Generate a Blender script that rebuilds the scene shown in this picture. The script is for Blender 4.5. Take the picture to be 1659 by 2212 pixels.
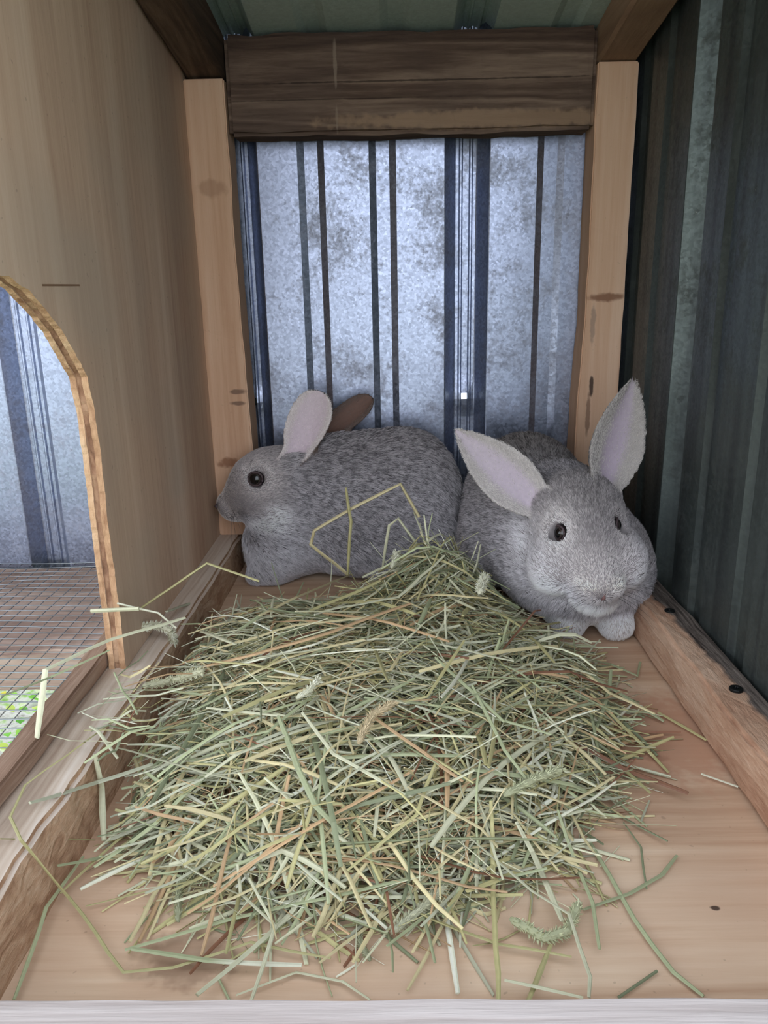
import bpy, bmesh, math, random
import numpy as np
from mathutils import Vector, Matrix, noise as mnoise

for _o in list(bpy.data.objects):
    bpy.data.objects.remove(_o)
SC = bpy.context.scene
COL = SC.collection
rnd = random.Random(7)
rng = np.random.default_rng(11)

# ------------------------------------------------------------------ camera
PITCH, YAW, ROLL = math.radians(16.2), math.radians(1.0), math.radians(1.15)
fwd = Vector((-math.sin(YAW) * math.cos(PITCH), math.cos(YAW) * math.cos(PITCH), -math.sin(PITCH)))
r0 = Vector((math.cos(YAW), math.sin(YAW), 0.0))
u0 = r0.cross(fwd)
cr = r0 * math.cos(ROLL) - u0 * math.sin(ROLL)
cu = r0 * math.sin(ROLL) + u0 * math.cos(ROLL)
cam_d = bpy.data.cameras.new('camera')
cam = bpy.data.objects.new('camera', cam_d)
COL.objects.link(cam)
M = Matrix((cr, cu, -fwd)).transposed().to_4x4()
M.translation = Vector((0, 0, 0.30))
cam.matrix_world = M
cam_d.sensor_fit = 'HORIZONTAL'
cam_d.sensor_width = 36.0
cam_d.lens = 36.0 * 1680.0 / 1659.0
cam_d.clip_start = 0.01
cam_d.clip_end = 200
SC.camera = cam

# ------------------------------------------------------------------ sky and exposure
w = bpy.data.worlds.new('overcast_sky')
SC.world = w
w.use_nodes = True
nt = w.node_tree
nt.nodes.clear()
wo = nt.nodes.new('ShaderNodeOutputWorld')
bg = nt.nodes.new('ShaderNodeBackground')
tc = nt.nodes.new('ShaderNodeTexCoord')
sep = nt.nodes.new('ShaderNodeSeparateXYZ')
rmp = nt.nodes.new('ShaderNodeValToRGB')
rmp.color_ramp.elements[0].position = 0.0
rmp.color_ramp.elements[0].color = (0.88, 0.93, 1.0, 1)
rmp.color_ramp.elements[1].position = 0.9
rmp.color_ramp.elements[1].color = (0.80, 0.88, 1.0, 1)
nt.links.new(tc.outputs['Generated'], sep.inputs[0])
nt.links.new(sep.outputs['Z'], rmp.inputs[0])
nt.links.new(rmp.outputs[0], bg.inputs['Color'])
bg.inputs['Strength'].default_value = 1.0
nt.links.new(bg.outputs[0], wo.inputs[0])
SC.view_settings.view_transform = 'Standard'
SC.view_settings.look = 'None'
SC.view_settings.gamma = 1.0
SC.view_settings.use_curve_mapping = False
SC.view_settings.exposure = 1.6
SC.cycles.max_bounces = 6
SC.cycles.diffuse_bounces = 3
SC.cycles.glossy_bounces = 3
SC.cycles.transmission_bounces = 2
SC.cycles.transparent_max_bounces = 4
SC.cycles.caustics_reflective = False
SC.cycles.caustics_refractive = False


# ------------------------------------------------------------------ helpers
def s2l(c):
    def f(v):
        v = v / 255.0
        return v / 12.92 if v <= 0.04045 else ((v + 0.055) / 1.055) ** 2.4
    return (f(c[0]), f(c[1]), f(c[2]), 1.0)


def link_mesh(name, verts, faces, mat=None, parent=None, smooth=False):
    me = bpy.data.meshes.new(name)
    me.from_pydata([tuple(v) for v in verts], [], [tuple(f) for f in faces])
    me.update()
    if smooth:
        me.polygons.foreach_set('use_smooth', [True] * len(me.polygons))
    o = bpy.data.objects.new(name, me)
    COL.objects.link(o)
    if mat:
        me.materials.append(mat)
    if parent:
        o.parent = parent
    return o


def link_bm(name, bm, mat=None, parent=None, smooth=False):
    me = bpy.data.meshes.new(name)
    bmesh.ops.recalc_face_normals(bm, faces=bm.faces)
    bm.to_mesh(me)
    bm.free()
    if smooth:
        me.polygons.foreach_set('use_smooth', [True] * len(me.polygons))
    o = bpy.data.objects.new(name, me)
    COL.objects.link(o)
    if mat:
        me.materials.append(mat)
    if parent:
        o.parent = parent
    return o


def tag(o, label=None, cat=None, group=None, kind=None):
    if label:
        o['label'] = label
    if cat:
        o['category'] = cat
    if group:
        o['group'] = group
    if kind:
        o['kind'] = kind
    return o


def timber(name, lo, hi, mat, axis, rough=0.0008, bevel=0.0015, seg=0.012, seed=0, parent=None, warp=None):
    """A sawn timber: box with cut segments along its axis, slightly uneven faces and worn arrises."""
    bm = bmesh.new()
    bmesh.ops.create_cube(bm, size=1.0)
    lo, hi = Vector(lo), Vector(hi)
    for v in bm.verts:
        v.co = Vector([lo[i] + (v.co[i] + 0.5) * (hi[i] - lo[i]) for i in range(3)])
    bmesh.ops.bevel(bm, geom=list(bm.edges), offset=bevel, segments=2, affect='EDGES')
    L = hi[axis] - lo[axis]
    n = max(1, int(L / seg))
    for k in range(1, n):
        p = Vector((0, 0, 0))
        p[axis] = lo[axis] + L * k / n
        no = Vector((0, 0, 0))
        no[axis] = 1
        bmesh.ops.bisect_plane(bm, geom=list(bm.verts) + list(bm.edges) + list(bm.faces), plane_co=p, plane_no=no)
    off = Vector((seed * 3.1, seed * 1.7, seed * 5.3))
    for v in bm.verts:
        p = v.co.copy()
        p[axis] *= 0.5
        d = mnoise.noise_vector(p * 60 + off) * rough + mnoise.noise_vector(p * 220 + off) * rough * 0.35
        d[axis] *= 0.3
        v.co += d
        if warp:
            v.co += warp(v.co)
    return link_bm(name, bm, mat, parent)


# ------------------------------------------------------------------ materials
def newmat(name):
    m = bpy.data.materials.new(name)
    m.use_nodes = True
    t = m.node_tree
    t.nodes.clear()
    out = t.nodes.new('ShaderNodeOutputMaterial')
    b = t.nodes.new('ShaderNodeBsdfPrincipled')
    t.links.new(b.outputs[0], out.inputs[0])
    return m, t, b


def N(t, kind, **kw):
    n = t.nodes.new(kind)
    for k, v in kw.items():
        setattr(n, k, v)
    return n


def ramp(t, fac, stops):
    r = N(t, 'ShaderNodeValToRGB')
    e = r.color_ramp.elements
    while len(e) < len(stops):
        e.new(0.5)
    for i, (p, c) in enumerate(stops):
        e[i].position = p
        e[i].color = c if len(c) == 4 else (c[0], c[1], c[2], 1)
    t.links.new(fac, r.inputs[0])
    return r.outputs[0]


def noise(t, vec, scale, detail=3, rough=0.55, dist=0.0):
    n = N(t, 'ShaderNodeTexNoise')
    n.inputs['Scale'].default_value = scale
    n.inputs['Detail'].default_value = detail
    n.inputs['Roughness'].default_value = rough
    n.inputs['Distortion'].default_value = dist
    t.links.new(vec, n.inputs['Vector'])
    return n.outputs[0]


def mapping(t, scale=(1, 1, 1), loc=(0, 0, 0), rot=(0, 0, 0)):
    c = N(t, 'ShaderNodeTexCoord')
    m = N(t, 'ShaderNodeMapping')
    m.inputs['Scale'].default_value = scale
    m.inputs['Location'].default_value = loc
    m.inputs['Rotation'].default_value = rot
    t.links.new(c.outputs['Object'], m.inputs['Vector'])
    return m.outputs[0]


def mix(t, a, b, fac, mode='MIX'):
    m = N(t, 'ShaderNodeMix', data_type='RGBA', blend_type=mode)
    if isinstance(fac, (int, float)):
        m.inputs[0].default_value = fac
    else:
        t.links.new(fac, m.inputs[0])
    for s, i in ((a, 6), (b, 7)):
        if isinstance(s, tuple):
            m.inputs[i].default_value = s
        else:
            t.links.new(s, m.inputs[i])
    return m.outputs[2]


def math_(t, op, a, b=None, clamp=False):
    m = N(t, 'ShaderNodeMath', operation=op)
    m.use_clamp = clamp
    for s, i in ((a, 0), (b, 1)):
        if s is None:
            continue
        if isinstance(s, (int, float)):
            m.inputs[i].default_value = s
        else:
            t.links.new(s, m.inputs[i])
    return m.outputs[0]


def bump(t, b, h, strength=0.3, dist=0.001):
    n = N(t, 'ShaderNodeBump')
    n.inputs['Strength'].default_value = strength
    n.inputs['Distance'].default_value = dist
    t.links.new(h, n.inputs['Height'])
    t.links.new(n.outputs[0], b.inputs['Normal'])


def spot(t, centre, radii, soft=0.5):
    """0..1 mask of an ellipsoidal mark fixed in the timber (a knot, a stain, a drilled mark)."""
    c = N(t, 'ShaderNodeTexCoord')
    m = N(t, 'ShaderNodeMapping')
    m.vector_type = 'TEXTURE'
    m.inputs['Location'].default_value = centre
    m.inputs['Scale'].default_value = radii
    t.links.new(c.outputs['Object'], m.inputs['Vector'])
    # ragged outline (one noise shared by all marks of the material)
    nn = t.nodes.get('ragged')
    if nn is None:
        nn = N(t, 'ShaderNodeTexNoise')
        nn.name = 'ragged'
        nn.inputs['Scale'].default_value = 130.0
        nn.inputs['Detail'].default_value = 2
        t.links.new(c.outputs['Object'], nn.inputs['Vector'])
    ln = N(t, 'ShaderNodeVectorMath', operation='LENGTH')
    t.links.new(m.outputs[0], ln.inputs[0])
    d = math_(t, 'ADD', ln.outputs['Value'], math_(t, 'MULTIPLY', math_(t, 'SUBTRACT', nn.outputs[0], 0.5), 0.9))
    mr = N(t, 'ShaderNodeMapRange')
    mr.interpolation_type = 'SMOOTHSTEP'
    mr.inputs['From Min'].default_value = 1.0
    mr.inputs['From Max'].default_value = 1.0 - soft
    t.links.new(d, mr.inputs['Value'])
    return mr.outputs[0]


def wood(name, axis, dark, mid, light, band=9.0, fine=160.0, stretch=0.06, rough=0.7, contrast=1.0,
         knots=(), specks=0.0, bumpy=0.35, patches=None, extra=None):
    """Procedural timber with grain along `axis` (0,1,2)."""
    m, t, b = newmat(name)
    sc = [1.0, 1.0, 1.0]
    sc[axis] = stretch
    v = mapping(t, tuple(sc), (rnd.random() * 3, rnd.random() * 3, rnd.random() * 3))
    big = noise(t, v, band, 2, 0.5, 0.6)
    grain = noise(t, v, fine, 4, 0.65, 0.3)
    # ring-like lines
    ringfac = math_(t, 'FRACT', math_(t, 'MULTIPLY', big, 7.0))
    ring = math_(t, 'PINGPONG', ringfac, 0.5)
    f = math_(t, 'ADD', math_(t, 'MULTIPLY', big, 0.62), math_(t, 'MULTIPLY', grain, 0.38))
    f = math_(t, 'ADD', f, math_(t, 'MULTIPLY', math_(t, 'SUBTRACT', ring, 0.25), 0.22 * contrast))
    col = ramp(t, f, [(0.28, s2l(dark)), (0.5, s2l(mid)), (0.72, s2l(light))])
    hue = noise(t, mapping(t, (1, 1, 1)), 7.0, 2)
    if patches:
        pf = ramp(t, hue, [(0.42, (0, 0, 0)), (0.62, (1, 1, 1))])
        col = mix(t, col, s2l(patches), math_(t, 'MULTIPLY', pf, 0.45))
    if specks:
        sp = noise(t, mapping(t, (1, 1, 1)), 260.0, 1)
        sf = ramp(t, sp, [(0.72, (0, 0, 0)), (0.78, (1, 1, 1))])
        col = mix(t, col, s2l([c * 0.45 for c in dark]), math_(t, 'MULTIPLY', sf, specks))
    for (ctr, rad, c, amt) in knots:
        col = mix(t, col, s2l(c), math_(t, 'MULTIPLY', spot(t, ctr, rad), amt))
    if extra:
        col = extra(t, col)
    t.links.new(col, b.inputs['Base Color'])
    b.inputs['Roughness'].default_value = rough
    b.inputs['Specular IOR Level'].default_value = 0.25
    bump(t, b, math_(t, 'ADD', grain, math_(t, 'MULTIPLY', ring, 0.5)), bumpy, 0.0012)
    return m


def metal(name, base, dirt, rough=0.38, metallic=0.9, spangle=0.25, stain=0.5, streak_axis=2, dark=None, tint=None):
    m, t, b = newmat(name)
    v = mapping(t, (1, 1, 1))
    vo = N(t, 'ShaderNodeTexVoronoi')
    vo.inputs['Scale'].default_value = 420.0
    t.links.new(v, vo.inputs['Vector'])
    sp = N(t, 'ShaderNodeSeparateColor')
    t.links.new(vo.outputs['Color'], sp.inputs[0])
    sc = [60.0, 60.0, 60.0]
    sc[streak_axis] = 2.5
    st = noise(t, mapping(t, tuple(sc)), 1.0, 3)
    blot = noise(t, v, 16.0, 5, 0.7)
    fine = noise(t, v, 170.0, 4, 0.7)
    col = mix(t, s2l(base), s2l([min(255, c * 1.18) for c in base]), sp.outputs[0])
    col = mix(t, s2l(base), col, spangle)
    bf = ramp(t, math_(t, 'ADD', math_(t, 'MULTIPLY', blot, 0.65), math_(t, 'MULTIPLY', fine, 0.35)),
              [(0.50, (0, 0, 0)), (0.66, (1, 1, 1))])
    col = mix(t, col, s2l(dirt), math_(t, 'MULTIPLY', bf, stain))
    if dark:
        df = ramp(t, st, [(0.45, (0, 0, 0)), (0.65, (1, 1, 1))])
        col = mix(t, col, s2l(dark), math_(t, 'MULTIPLY', df, 0.55))
    sf = ramp(t, fine, [(0.70, (0, 0, 0)), (0.76, (1, 1, 1))])
    col = mix(t, col, s2l((205, 200, 190)), math_(t, 'MULTIPLY', sf, 0.25 if dark else 0.0))
    t.links.new(col, b.inputs['Base Color'])
    mt = math_(t, 'SUBTRACT', metallic, math_(t, 'MULTIPLY', bf, stain * 0.7), True)
    t.links.new(mt, b.inputs['Metallic'])
    rg = math_(t, 'ADD', rough, math_(t, 'ADD', math_(t, 'MULTIPLY', bf, 0.25),
                                      math_(t, 'MULTIPLY', math_(t, 'SUBTRACT', sp.outputs[1], 0.5), 0.12)), True)
    t.links.new(rg, b.inputs['Roughness'])
    bump(t, b, math_(t, 'ADD', math_(t, 'MULTIPLY', sp.outputs[2], 0.5), math_(t, 'MULTIPLY', blot, 1.5)), 0.16, 0.0006)
    return m


def flat(name, c, rough=0.6, metallic=0.0, spec=0.3):
    m, t, b = newmat(name)
    col = mix(t, s2l(c), s2l([x * 0.7 for x in c]), noise(t, mapping(t), 90.0, 3))
    t.links.new(col, b.inputs['Base Color'])
    b.inputs['Roughness'].default_value = rough
    b.inputs['Metallic'].default_value = metallic
    b.inputs['Specular IOR Level'].default_value = spec
    return m


def rail_two_tone(t, col):
    """grey weathered strip along the outer half of the rail, saw-cut raw wood along the inner half"""
    c = N(t, 'ShaderNodeTexCoord')
    s = N(t, 'ShaderNodeSeparateXYZ')
    t.links.new(c.outputs['Object'], s.inputs[0])
    wob = math_(t, 'MULTIPLY', math_(t, 'SUBTRACT', noise(t, mapping(t, (1, 1, 1)), 55.0, 4), 0.5), 0.012)
    x = math_(t, 'ADD', s.outputs['X'], wob)
    x = math_(t, 'ADD', x, math_(t, 'MULTIPLY', math_(t, 'SUBTRACT', s.outputs['Y'], 0.5), 0.035))
    f = ramp(t, math_(t, 'MULTIPLY', math_(t, 'SUBTRACT', x, 0.2215), 200.0), [(0.2, (0, 0, 0)), (0.9, (1, 1, 1))])
    g = noise(t, mapping(t, (1, 0.03, 1)), 420.0, 4, 0.6)
    grey = ramp(t, g, [(0.35, s2l((56, 48, 44))), (0.5, s2l((100, 90, 84))), (0.66, s2l((130, 119, 111)))])
    return mix(t, col, grey, f)


MAT_PLY = wood('plywood_panel', 2, (178, 143, 119), (206, 176, 150), (224, 199, 175), band=14, fine=220, stretch=0.045,
               rough=0.62, contrast=0.55, specks=0.25, bumpy=0.12, patches=(179, 165, 148),
               knots=[((-0.197, 0.42, 0.045), (0.02, 0.012, 0.02), (138, 96, 71), 0.5)])
MAT_PLYEDGE = wood('plywood_cut_edge', 2, (132, 92, 66), (188, 150, 116), (216, 184, 150), band=30, fine=300, stretch=0.35,
                   rough=0.9, bumpy=1.0)
MAT_PLYCORE = wood('plywood_core_edge', 2, (95, 65, 49), (147, 111, 87), (186, 153, 122), band=30, fine=300, stretch=0.35,
                   rough=0.9, bumpy=1.0)
MAT_FLOOR = wood('floor_plywood', 0, (178, 140, 112), (214, 184, 156), (232, 208, 182), band=11, fine=190, stretch=0.05,
                 rough=0.6, contrast=1.3, specks=0.25, bumpy=0.15, patches=(184, 144, 118),
                 knots=[((0.168, 0.445, 0.0), (0.010, 0.005, 0.01), (112, 85, 69), 0.9),
                        ((0.19, 0.288, 0.0), (0.022, 0.004, 0.01), (65, 48, 39), 0.9),
                        ((0.165, 0.475, 0.0), (0.10, 0.072, 0.05), (186, 140, 114), 0.75),
                        ((0.155, 0.318, 0.0), (0.003, 0.0018, 0.01), (56, 41, 37), 0.9),
                        ((-0.10, 0.29, 0.0), (0.03, 0.02, 0.01), (111, 79, 60), 0.5)])
MAT_PINE = wood('pine_post', 2, (190, 144, 112), (214, 174, 144), (228, 196, 170), band=18, fine=200, stretch=0.04,
                rough=0.65, contrast=0.6, specks=0.12, bumpy=0.2,
                knots=[((-0.180, 0.82, 0.120), (0.016, 0.02, 0.007), (136, 88, 60), 0.75),
                       ((-0.166, 0.82, 0.196), (0.011, 0.02, 0.0035), (113, 88, 74), 0.8),
                       ((-0.166, 0.82, 0.184), (0.010, 0.02, 0.003), (113, 88, 74), 0.8),
                       ((-0.178, 0.82, 0.395), (0.02, 0.02, 0.010), (164, 125, 98), 0.5),
                       ((0.214, 0.82, 0.285), (0.022, 0.02, 0.0055), (130, 88, 65), 0.85),
                       ((0.205, 0.82, 0.195), (0.0028, 0.02, 0.013), (58, 43, 39), 0.9),
                       ((0.203, 0.82, 0.165), (0.003, 0.02, 0.03), (119, 87, 68), 0.7),
                       ((0.203, 0.82, 0.26), (0.0035, 0.02, 0.025), (144, 124, 111), 0.6)])
MAT_LINTEL = wood('weathered_lintel', 0, (54, 40, 34), (92, 73, 62), (138, 116, 100), band=26, fine=240, stretch=0.07,
                  rough=0.85, contrast=1.4, bumpy=0.9, patches=(80, 67, 62),
                  knots=[((0.03, 0.82, 0.4865), (0.22, 0.03, 0.0011), (36, 26, 22), 0.7), ((-0.06, 0.82, 0.472), (0.14, 0.03, 0.0008), (40, 28, 24), 0.6), ((0.10, 0.82, 0.452), (0.20, 0.03, 0.010), (158, 130, 106), 0.75),
                         ((-0.052, 0.82, 0.50), (0.0022, 0.03, 0.025), (155, 137, 121), 0.5),
                         ((-0.052, 0.82, 0.455), (0.0016, 0.03, 0.016), (155, 137, 121), 0.4)])
MAT_OLD = wood('dark_old_rafter', 1, (47, 35, 29), (81, 64, 52), (115, 94, 78), band=30, fine=220, stretch=0.05,
               rough=0.85, contrast=1.3, bumpy=0.8)
MAT_RAFTER = wood('brown_rafter', 1, (112, 84, 66), (151, 121, 98), (177, 148, 124), band=20, fine=200, stretch=0.06,
                  rough=0.75, contrast=0.6, bumpy=0.3, specks=0.2)
MAT_RAILR = wood('saw_cut_rail', 1, (159, 116, 92), (193, 155, 129), (215, 184, 160), band=34, fine=330, stretch=0.25,
                 rough=0.85, contrast=0.7, bumpy=1.0, extra=rail_two_tone)
MAT_RAILL = wood('worn_grey_rail', 1, (168, 144, 126), (200, 180, 162), (218, 203, 189), band=40, fine=240, stretch=0.035,
                 rough=0.8, contrast=1.5, bumpy=0.5)
MAT_RAILBARK = wood('torn_wane', 1, (138, 99, 74), (185, 151, 122), (213, 186, 160), band=50, fine=260, stretch=0.35,
                    rough=0.9, contrast=0.9, bumpy=1.2)
MAT_STRIP = wood('weathered_strip', 1, (86, 64, 51), (138, 110, 92), (177, 152, 133), band=40, fine=300, stretch=0.05,
                 rough=0.85, contrast=1.2, bumpy=0.8)
MAT_PLANK = wood('weathered_plank', 0, (140, 116, 108), (190, 164, 152), (214, 194, 184), band=30, fine=140, stretch=0.12,
                 rough=0.85, contrast=0.9, bumpy=0.6)
MAT_LIP = wood('pale_front_board', 0, (164, 151, 146), (193, 183, 179), (212, 205, 200), band=60, fine=260, stretch=0.03,
               rough=0.75, contrast=1.0, bumpy=0.4)
MAT_BACK = metal('galvanised_back', (142, 149, 168), (128, 116, 104), rough=0.34, metallic=0.92, spangle=1.0, stain=0.30)
MAT_SIDE = metal('dull_side_sheet', (92, 100, 98), (58, 58, 50), rough=0.48, metallic=0.75, spangle=0.5, stain=0.6,
                 dark=(58, 60, 64))
MAT_ROOF = metal('roof_sheet', (172, 188, 180), (128, 132, 118), rough=0.5, metallic=0.35, spangle=0.4, stain=0.35, streak_axis=1)
MAT_WIRE = flat('galvanised_wire', (176, 180, 184), 0.4, 0.85)
MAT_SCREW = flat('black_screw', (34, 36, 36), 0.45, 0.6)
MAT_SOIL = flat('pale_litter_soil', (168, 162, 152), 0.95)

# ------------------------------------------------------------------ corrugated sheets
PITCH_R = 0.2345


def profile(x0, x1, majors, minors):
    """Cross-section of the trapezoid-rib sheet: (along, depth) with depth outward."""
    pts = []
    for c in majors:
        pts += [(c - .0235, 0), (c - .0225, .0004), (c - .0115, .0185), (c - .0105, .019), (c - .0075, .019), (c - .0060, .0170), (c - .0045, .0170), (c - .0030, .019),
                (c + .0030, .019), (c + .0045, .0170), (c + .0060, .0170), (c + .0075, .019),
                (c + .0105, .019), (c + .0115, .0185), (c + .0225, .0004), (c + .0235, 0)]
    for c in minors:
        pts += [(c - .0138, 0), (c - .0068, .0034), (c + .0068, .0034), (c + .0138, 0)]
    pts = [p for p in pts if x0 < p[0] < x1]
    pts.sort()
    return [(x0, 0)] + pts + [(x1, 0)]


def sheet(name, prof, n_along, place, mat, hole=None, thick=0.0007):
    """Rows of the profile swept along a length; place(a, depth, s) -> point; closed thin solid."""
    nP = len(prof)
    verts, faces = [], []
    for side in (0.0, thick):
        for j in range(n_along + 1):
            s = j / n_along
            for (a, d) in prof:
                verts.append(place(a, d + side, s))
    base = nP * (n_along + 1)
    skip = set(hole or [])
    for j in range(n_along):
        for i in range(nP - 1):
            if (i, j) in skip:
                continue
            a = j * nP + i
            faces.append((a, a + 1, a + nP + 1, a + nP))
            a += base
            faces.append((a, a + nP, a + nP + 1, a + 1))
    for j in range(n_along):
        for i in (0, nP - 1):
            a = j * nP + i
            faces.append((a, a + nP, a + nP + base, a + base))
    for j in (0, n_along):
        for i in range(nP - 1):
            a = j * nP + i
            faces.append((a, a + base, a + 1 + base, a + 1))
    return link_mesh(name, verts, faces, mat)


YB = 0.8585   # inner plane of the back sheet
majB = [-.660, -.409, -.160, .077, .3115]
minB = [-.577, -.493, -.326, -.243, -.0825, -.0095, .1615]
Z0B, Z1B = -0.035, 0.60


def place_back(a, d, s):
    z = Z0B + (Z1B - Z0B) * s
    # shallow dents: around the nail holes in the ribs and a crease in the panel
    for (cx_, cz_, r_, h_) in ((.0765, .178, .014, .004), (-.160, .178, .012, .004), (.118, .30, .03, .0012), (.12, .16, .02, .0015)):
        q = ((a - cx_) ** 2 + ((z - cz_) * 0.8) ** 2) / (r_ * r_)
        if q < 4:
            d -= h_ * math.exp(-q * 1.5)
    d += 0.0008 * mnoise.noise(Vector((a * 14, z * 6, 2.2)))
    return (a, YB + d, z)


profB = profile(-.80, .262, majB, minB)
NZ = 96
# the torn nail hole in the middle of the big rib
i_h = min(range(len(profB) - 1), key=lambda i: abs((profB[i][0] + profB[i + 1][0]) / 2 - .077))
j_h = int((0.178 - Z0B) / (Z1B - Z0B) * NZ)
wall_back = sheet('wall_back', profB, NZ, place_back, MAT_BACK, hole=[(i_h, j_h)])
tag(wall_back, 'galvanised ribbed metal sheet closing the rear of the hutch', kind='structure')

XR = 0.2405
majR = [.667 - PITCH_R * 2, .667 - PITCH_R, .667]
minR = [.667 - PITCH_R * 1.67, .667 - PITCH_R * 1.33, .667 - PITCH_R * .67, .667 - PITCH_R * .33, .667 + PITCH_R * .33, .667 + PITCH_R * .62]
profR = profile(.16, .872, majR, minR)


def place_right(a, d, s):
    z = -0.03 + 0.48 * s - 0.0
    z = -0.03 + s * (0.03 + 0.505 + 0.15 * (0.82 - a) + 0.045)
    d += 0.0010 * mnoise.noise(Vector((a * 12, z * 5, 9.2)))
    return (XR + d, a, z)


wall_right = sheet('wall_right', profR, 40, place_right, MAT_SIDE)
tag(wall_right, 'dark weathered ribbed metal sheet forming the side of the hutch', kind='structure')

SL = 0.15


def roof_z(y):
    return 0.5345 + SL * (0.82 - y)


profT = profile(-.235, .30, [-.152, .083], [-.073, .005, .165, .24])


def place_roof(a, d, s):
    y = 0.24 + (0.93 - 0.24) * s
    d += 0.001 * mnoise.noise(Vector((a * 9, y * 5, 4.4)))
    return (a, y, roof_z(y) + d)


ceiling = sheet('ceiling', profT, 30, place_roof, MAT_ROOF)
tag(ceiling, 'greenish grey ribbed metal roof sheet seen from below', kind='structure')
profT3 = profile(-.80, -.2355, [-.625, -.388], [-.545, -.466, -.309])
run_shade_roof = sheet('roof_lap_and_run_shade', profT3, 30, lambda a, d, s: (a, 0.30 + 0.63 * s, roof_z(0.30 + 0.63 * s) + 0.001 + d), MAT_ROOF)  # unseen roof over the run, added to cut sky light on its wall
run_shade_roof.parent = ceiling
# overlapping second roof sheet on the outer edge
profT2 = profile(.098, .30, [], [.165, .24])
roof2 = sheet('roof_lap_and_run_shade', profT2, 30, lambda a, d, s: (a, 0.24 + 0.69 * s, roof_z(0.24 + 0.69 * s) - 0.0022 + d), MAT_ROOF)
roof2.parent = ceiling

# ------------------------------------------------------------------ floor
floor = timber('floor', (-.212, .205, -.015), (.2395, .858, 0), MAT_FLOOR, 0, rough=0.0004, bevel=0.0008, seg=0.03, seed=1)
tag(floor, 'tan plywood floor with horizontal grain under the hay', kind='structure')

# ------------------------------------------------------------------ plywood side wall with an arched pop hole, three veneers
ARCH = [(-.01, .505), (.03, .505), (.07, .5055), (.11, .505), (.15, .505), (.18, .506), (.205, .5065), (.225, .5055), (.2475, .501),
        (.262, .487), (.278, .4712), (.2905, .4529), (.302, .4334), (.308, .4142), (.3095, .400), (.310, .380), (.3095, .340),
        (.3085, .318), (.304, .300), (.295, .282), (.283, .268), (.268, .256), (.25, .2475), (.22, .2435), (.16, .243), (.10, .243), (-.01, .243)]


def interp_poly(pts, step):
    out = []
    for (a, b) in zip(pts[:-1], pts[1:]):
        L = math.hypot(a[0] - b[0], a[1] - b[1])
        n = max(1, int(L / step))
        for k in range(n):
            u = k / n
            out.append((a[0] + (b[0] - a[0]) * u, a[1] + (b[1] - a[1]) * u))
    out.append(pts[-1])
    return out


def veneer(name, x_in, x_out, mat_edge, off, seed, parent=None):
    """One ply of the panel: outline in (Z, Y), hole edge ragged where the jigsaw tore it."""
    edge = interp_poly(ARCH, 0.0022)
    rag = []
    for k, (z, y) in enumerate(edge):
        j = mnoise.noise(Vector((k * 0.55, seed * 7.7, 0))) * 0.0010 + mnoise.noise(Vector((k * 0.13, seed * 3.3, 4))) * 0.0014
        if 0.03 < z < .3 and y > .4:
            rag.append((z, y + off + j))
        elif y > .28:
            rag.append((z + off + j, y))
        else:
            rag.append((z, y - off - j))
    zt = lambda y: 0.497 + SL * (0.82 - y) + 0.03
    zb = 0.0385
    rag = [p for p in rag if p[0] >= zb - .002]
    ring = [(zb, .858)] + [(zb, rag[0][1])] + rag + [(zb, .205), (zt(.205), .205)] + [(zt(.858), .858)]
    bm = bmesh.new()
    A = [bm.verts.new((x_in, y, z)) for (z, y) in ring]
    f0 = bm.faces.new(A)
    ext = bmesh.ops.extrude_face_region(bm, geom=[f0])
    bmesh.ops.translate(bm, verts=[v for v in ext['geom'] if isinstance(v, bmesh.types.BMVert)], vec=(x_out - x_in, 0, 0))
    bmesh.ops.triangulate(bm, faces=[f for f in bm.faces if len(f.verts) > 4])
    o = link_bm(name, bm, None, parent)
    o.data.materials.append(MAT_PLY)
    o.data.materials.append(mat_edge)
    for p in o.data.polygons:
        p.material_index = 0 if abs(p.normal.x) > 0.7 else 1
    return o


wall_left = veneer('wall_left', -.197, -.2012, MAT_PLYEDGE, 0.0, 1)
tag(wall_left, 'tan plywood partition with an arched pop hole cut through it', kind='structure')
veneer('veneer', -.2012, -.2055, MAT_PLYCORE, 0.0018, 2, wall_left)
veneer('veneer', -.2055, -.2095, MAT_PLYEDGE, 0.0006, 3, wall_left)
# pencil line left from marking out the hole
pl = timber('pencil_line', (-.1972, .452, .3035), (-.19685, .506, .3047), flat('pencil', (150, 118, 92), 0.9), 1, rough=0.0001, bevel=0.0001, seg=.02)
pl.parent = wall_left

# ------------------------------------------------------------------ frame timbers
o = timber('corner_post', (-.197, .82, .038), (-.158, .858, .492), MAT_PINE, 2, rough=0.0009, bevel=0.0012, seed=2,
           warp=lambda p: Vector((0.004 * max(0, min(1, (0.33 - p.z) / 0.2)) if p.x > -.17 else 0, 0, 0)))
tag(o, 'pale pine corner post beside the plywood partition with dark knot near its foot', 'post')
o = timber('corner_post', (.195, .82, .038), (.2335, .858, .498), MAT_PINE, 2, rough=0.0009, bevel=0.0012, seed=3,
           warp=lambda p: Vector((-0.004 * max(0, min(1, (0.27 - p.z) / 0.1)) if p.x < .21 else 0, 0, 0)))
tag(o, 'pale pine corner post beside the dark metal wall with a knot band halfway up', 'post')
o = timber('lintel_board', (-.1565, .8215, .4405), (.1945, .858, .529), MAT_LINTEL, 0, rough=0.0022, bevel=0.004, seed=4)
tag(o, 'weathered dark brown lintel board spanning between the two pine posts', 'beam')


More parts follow.
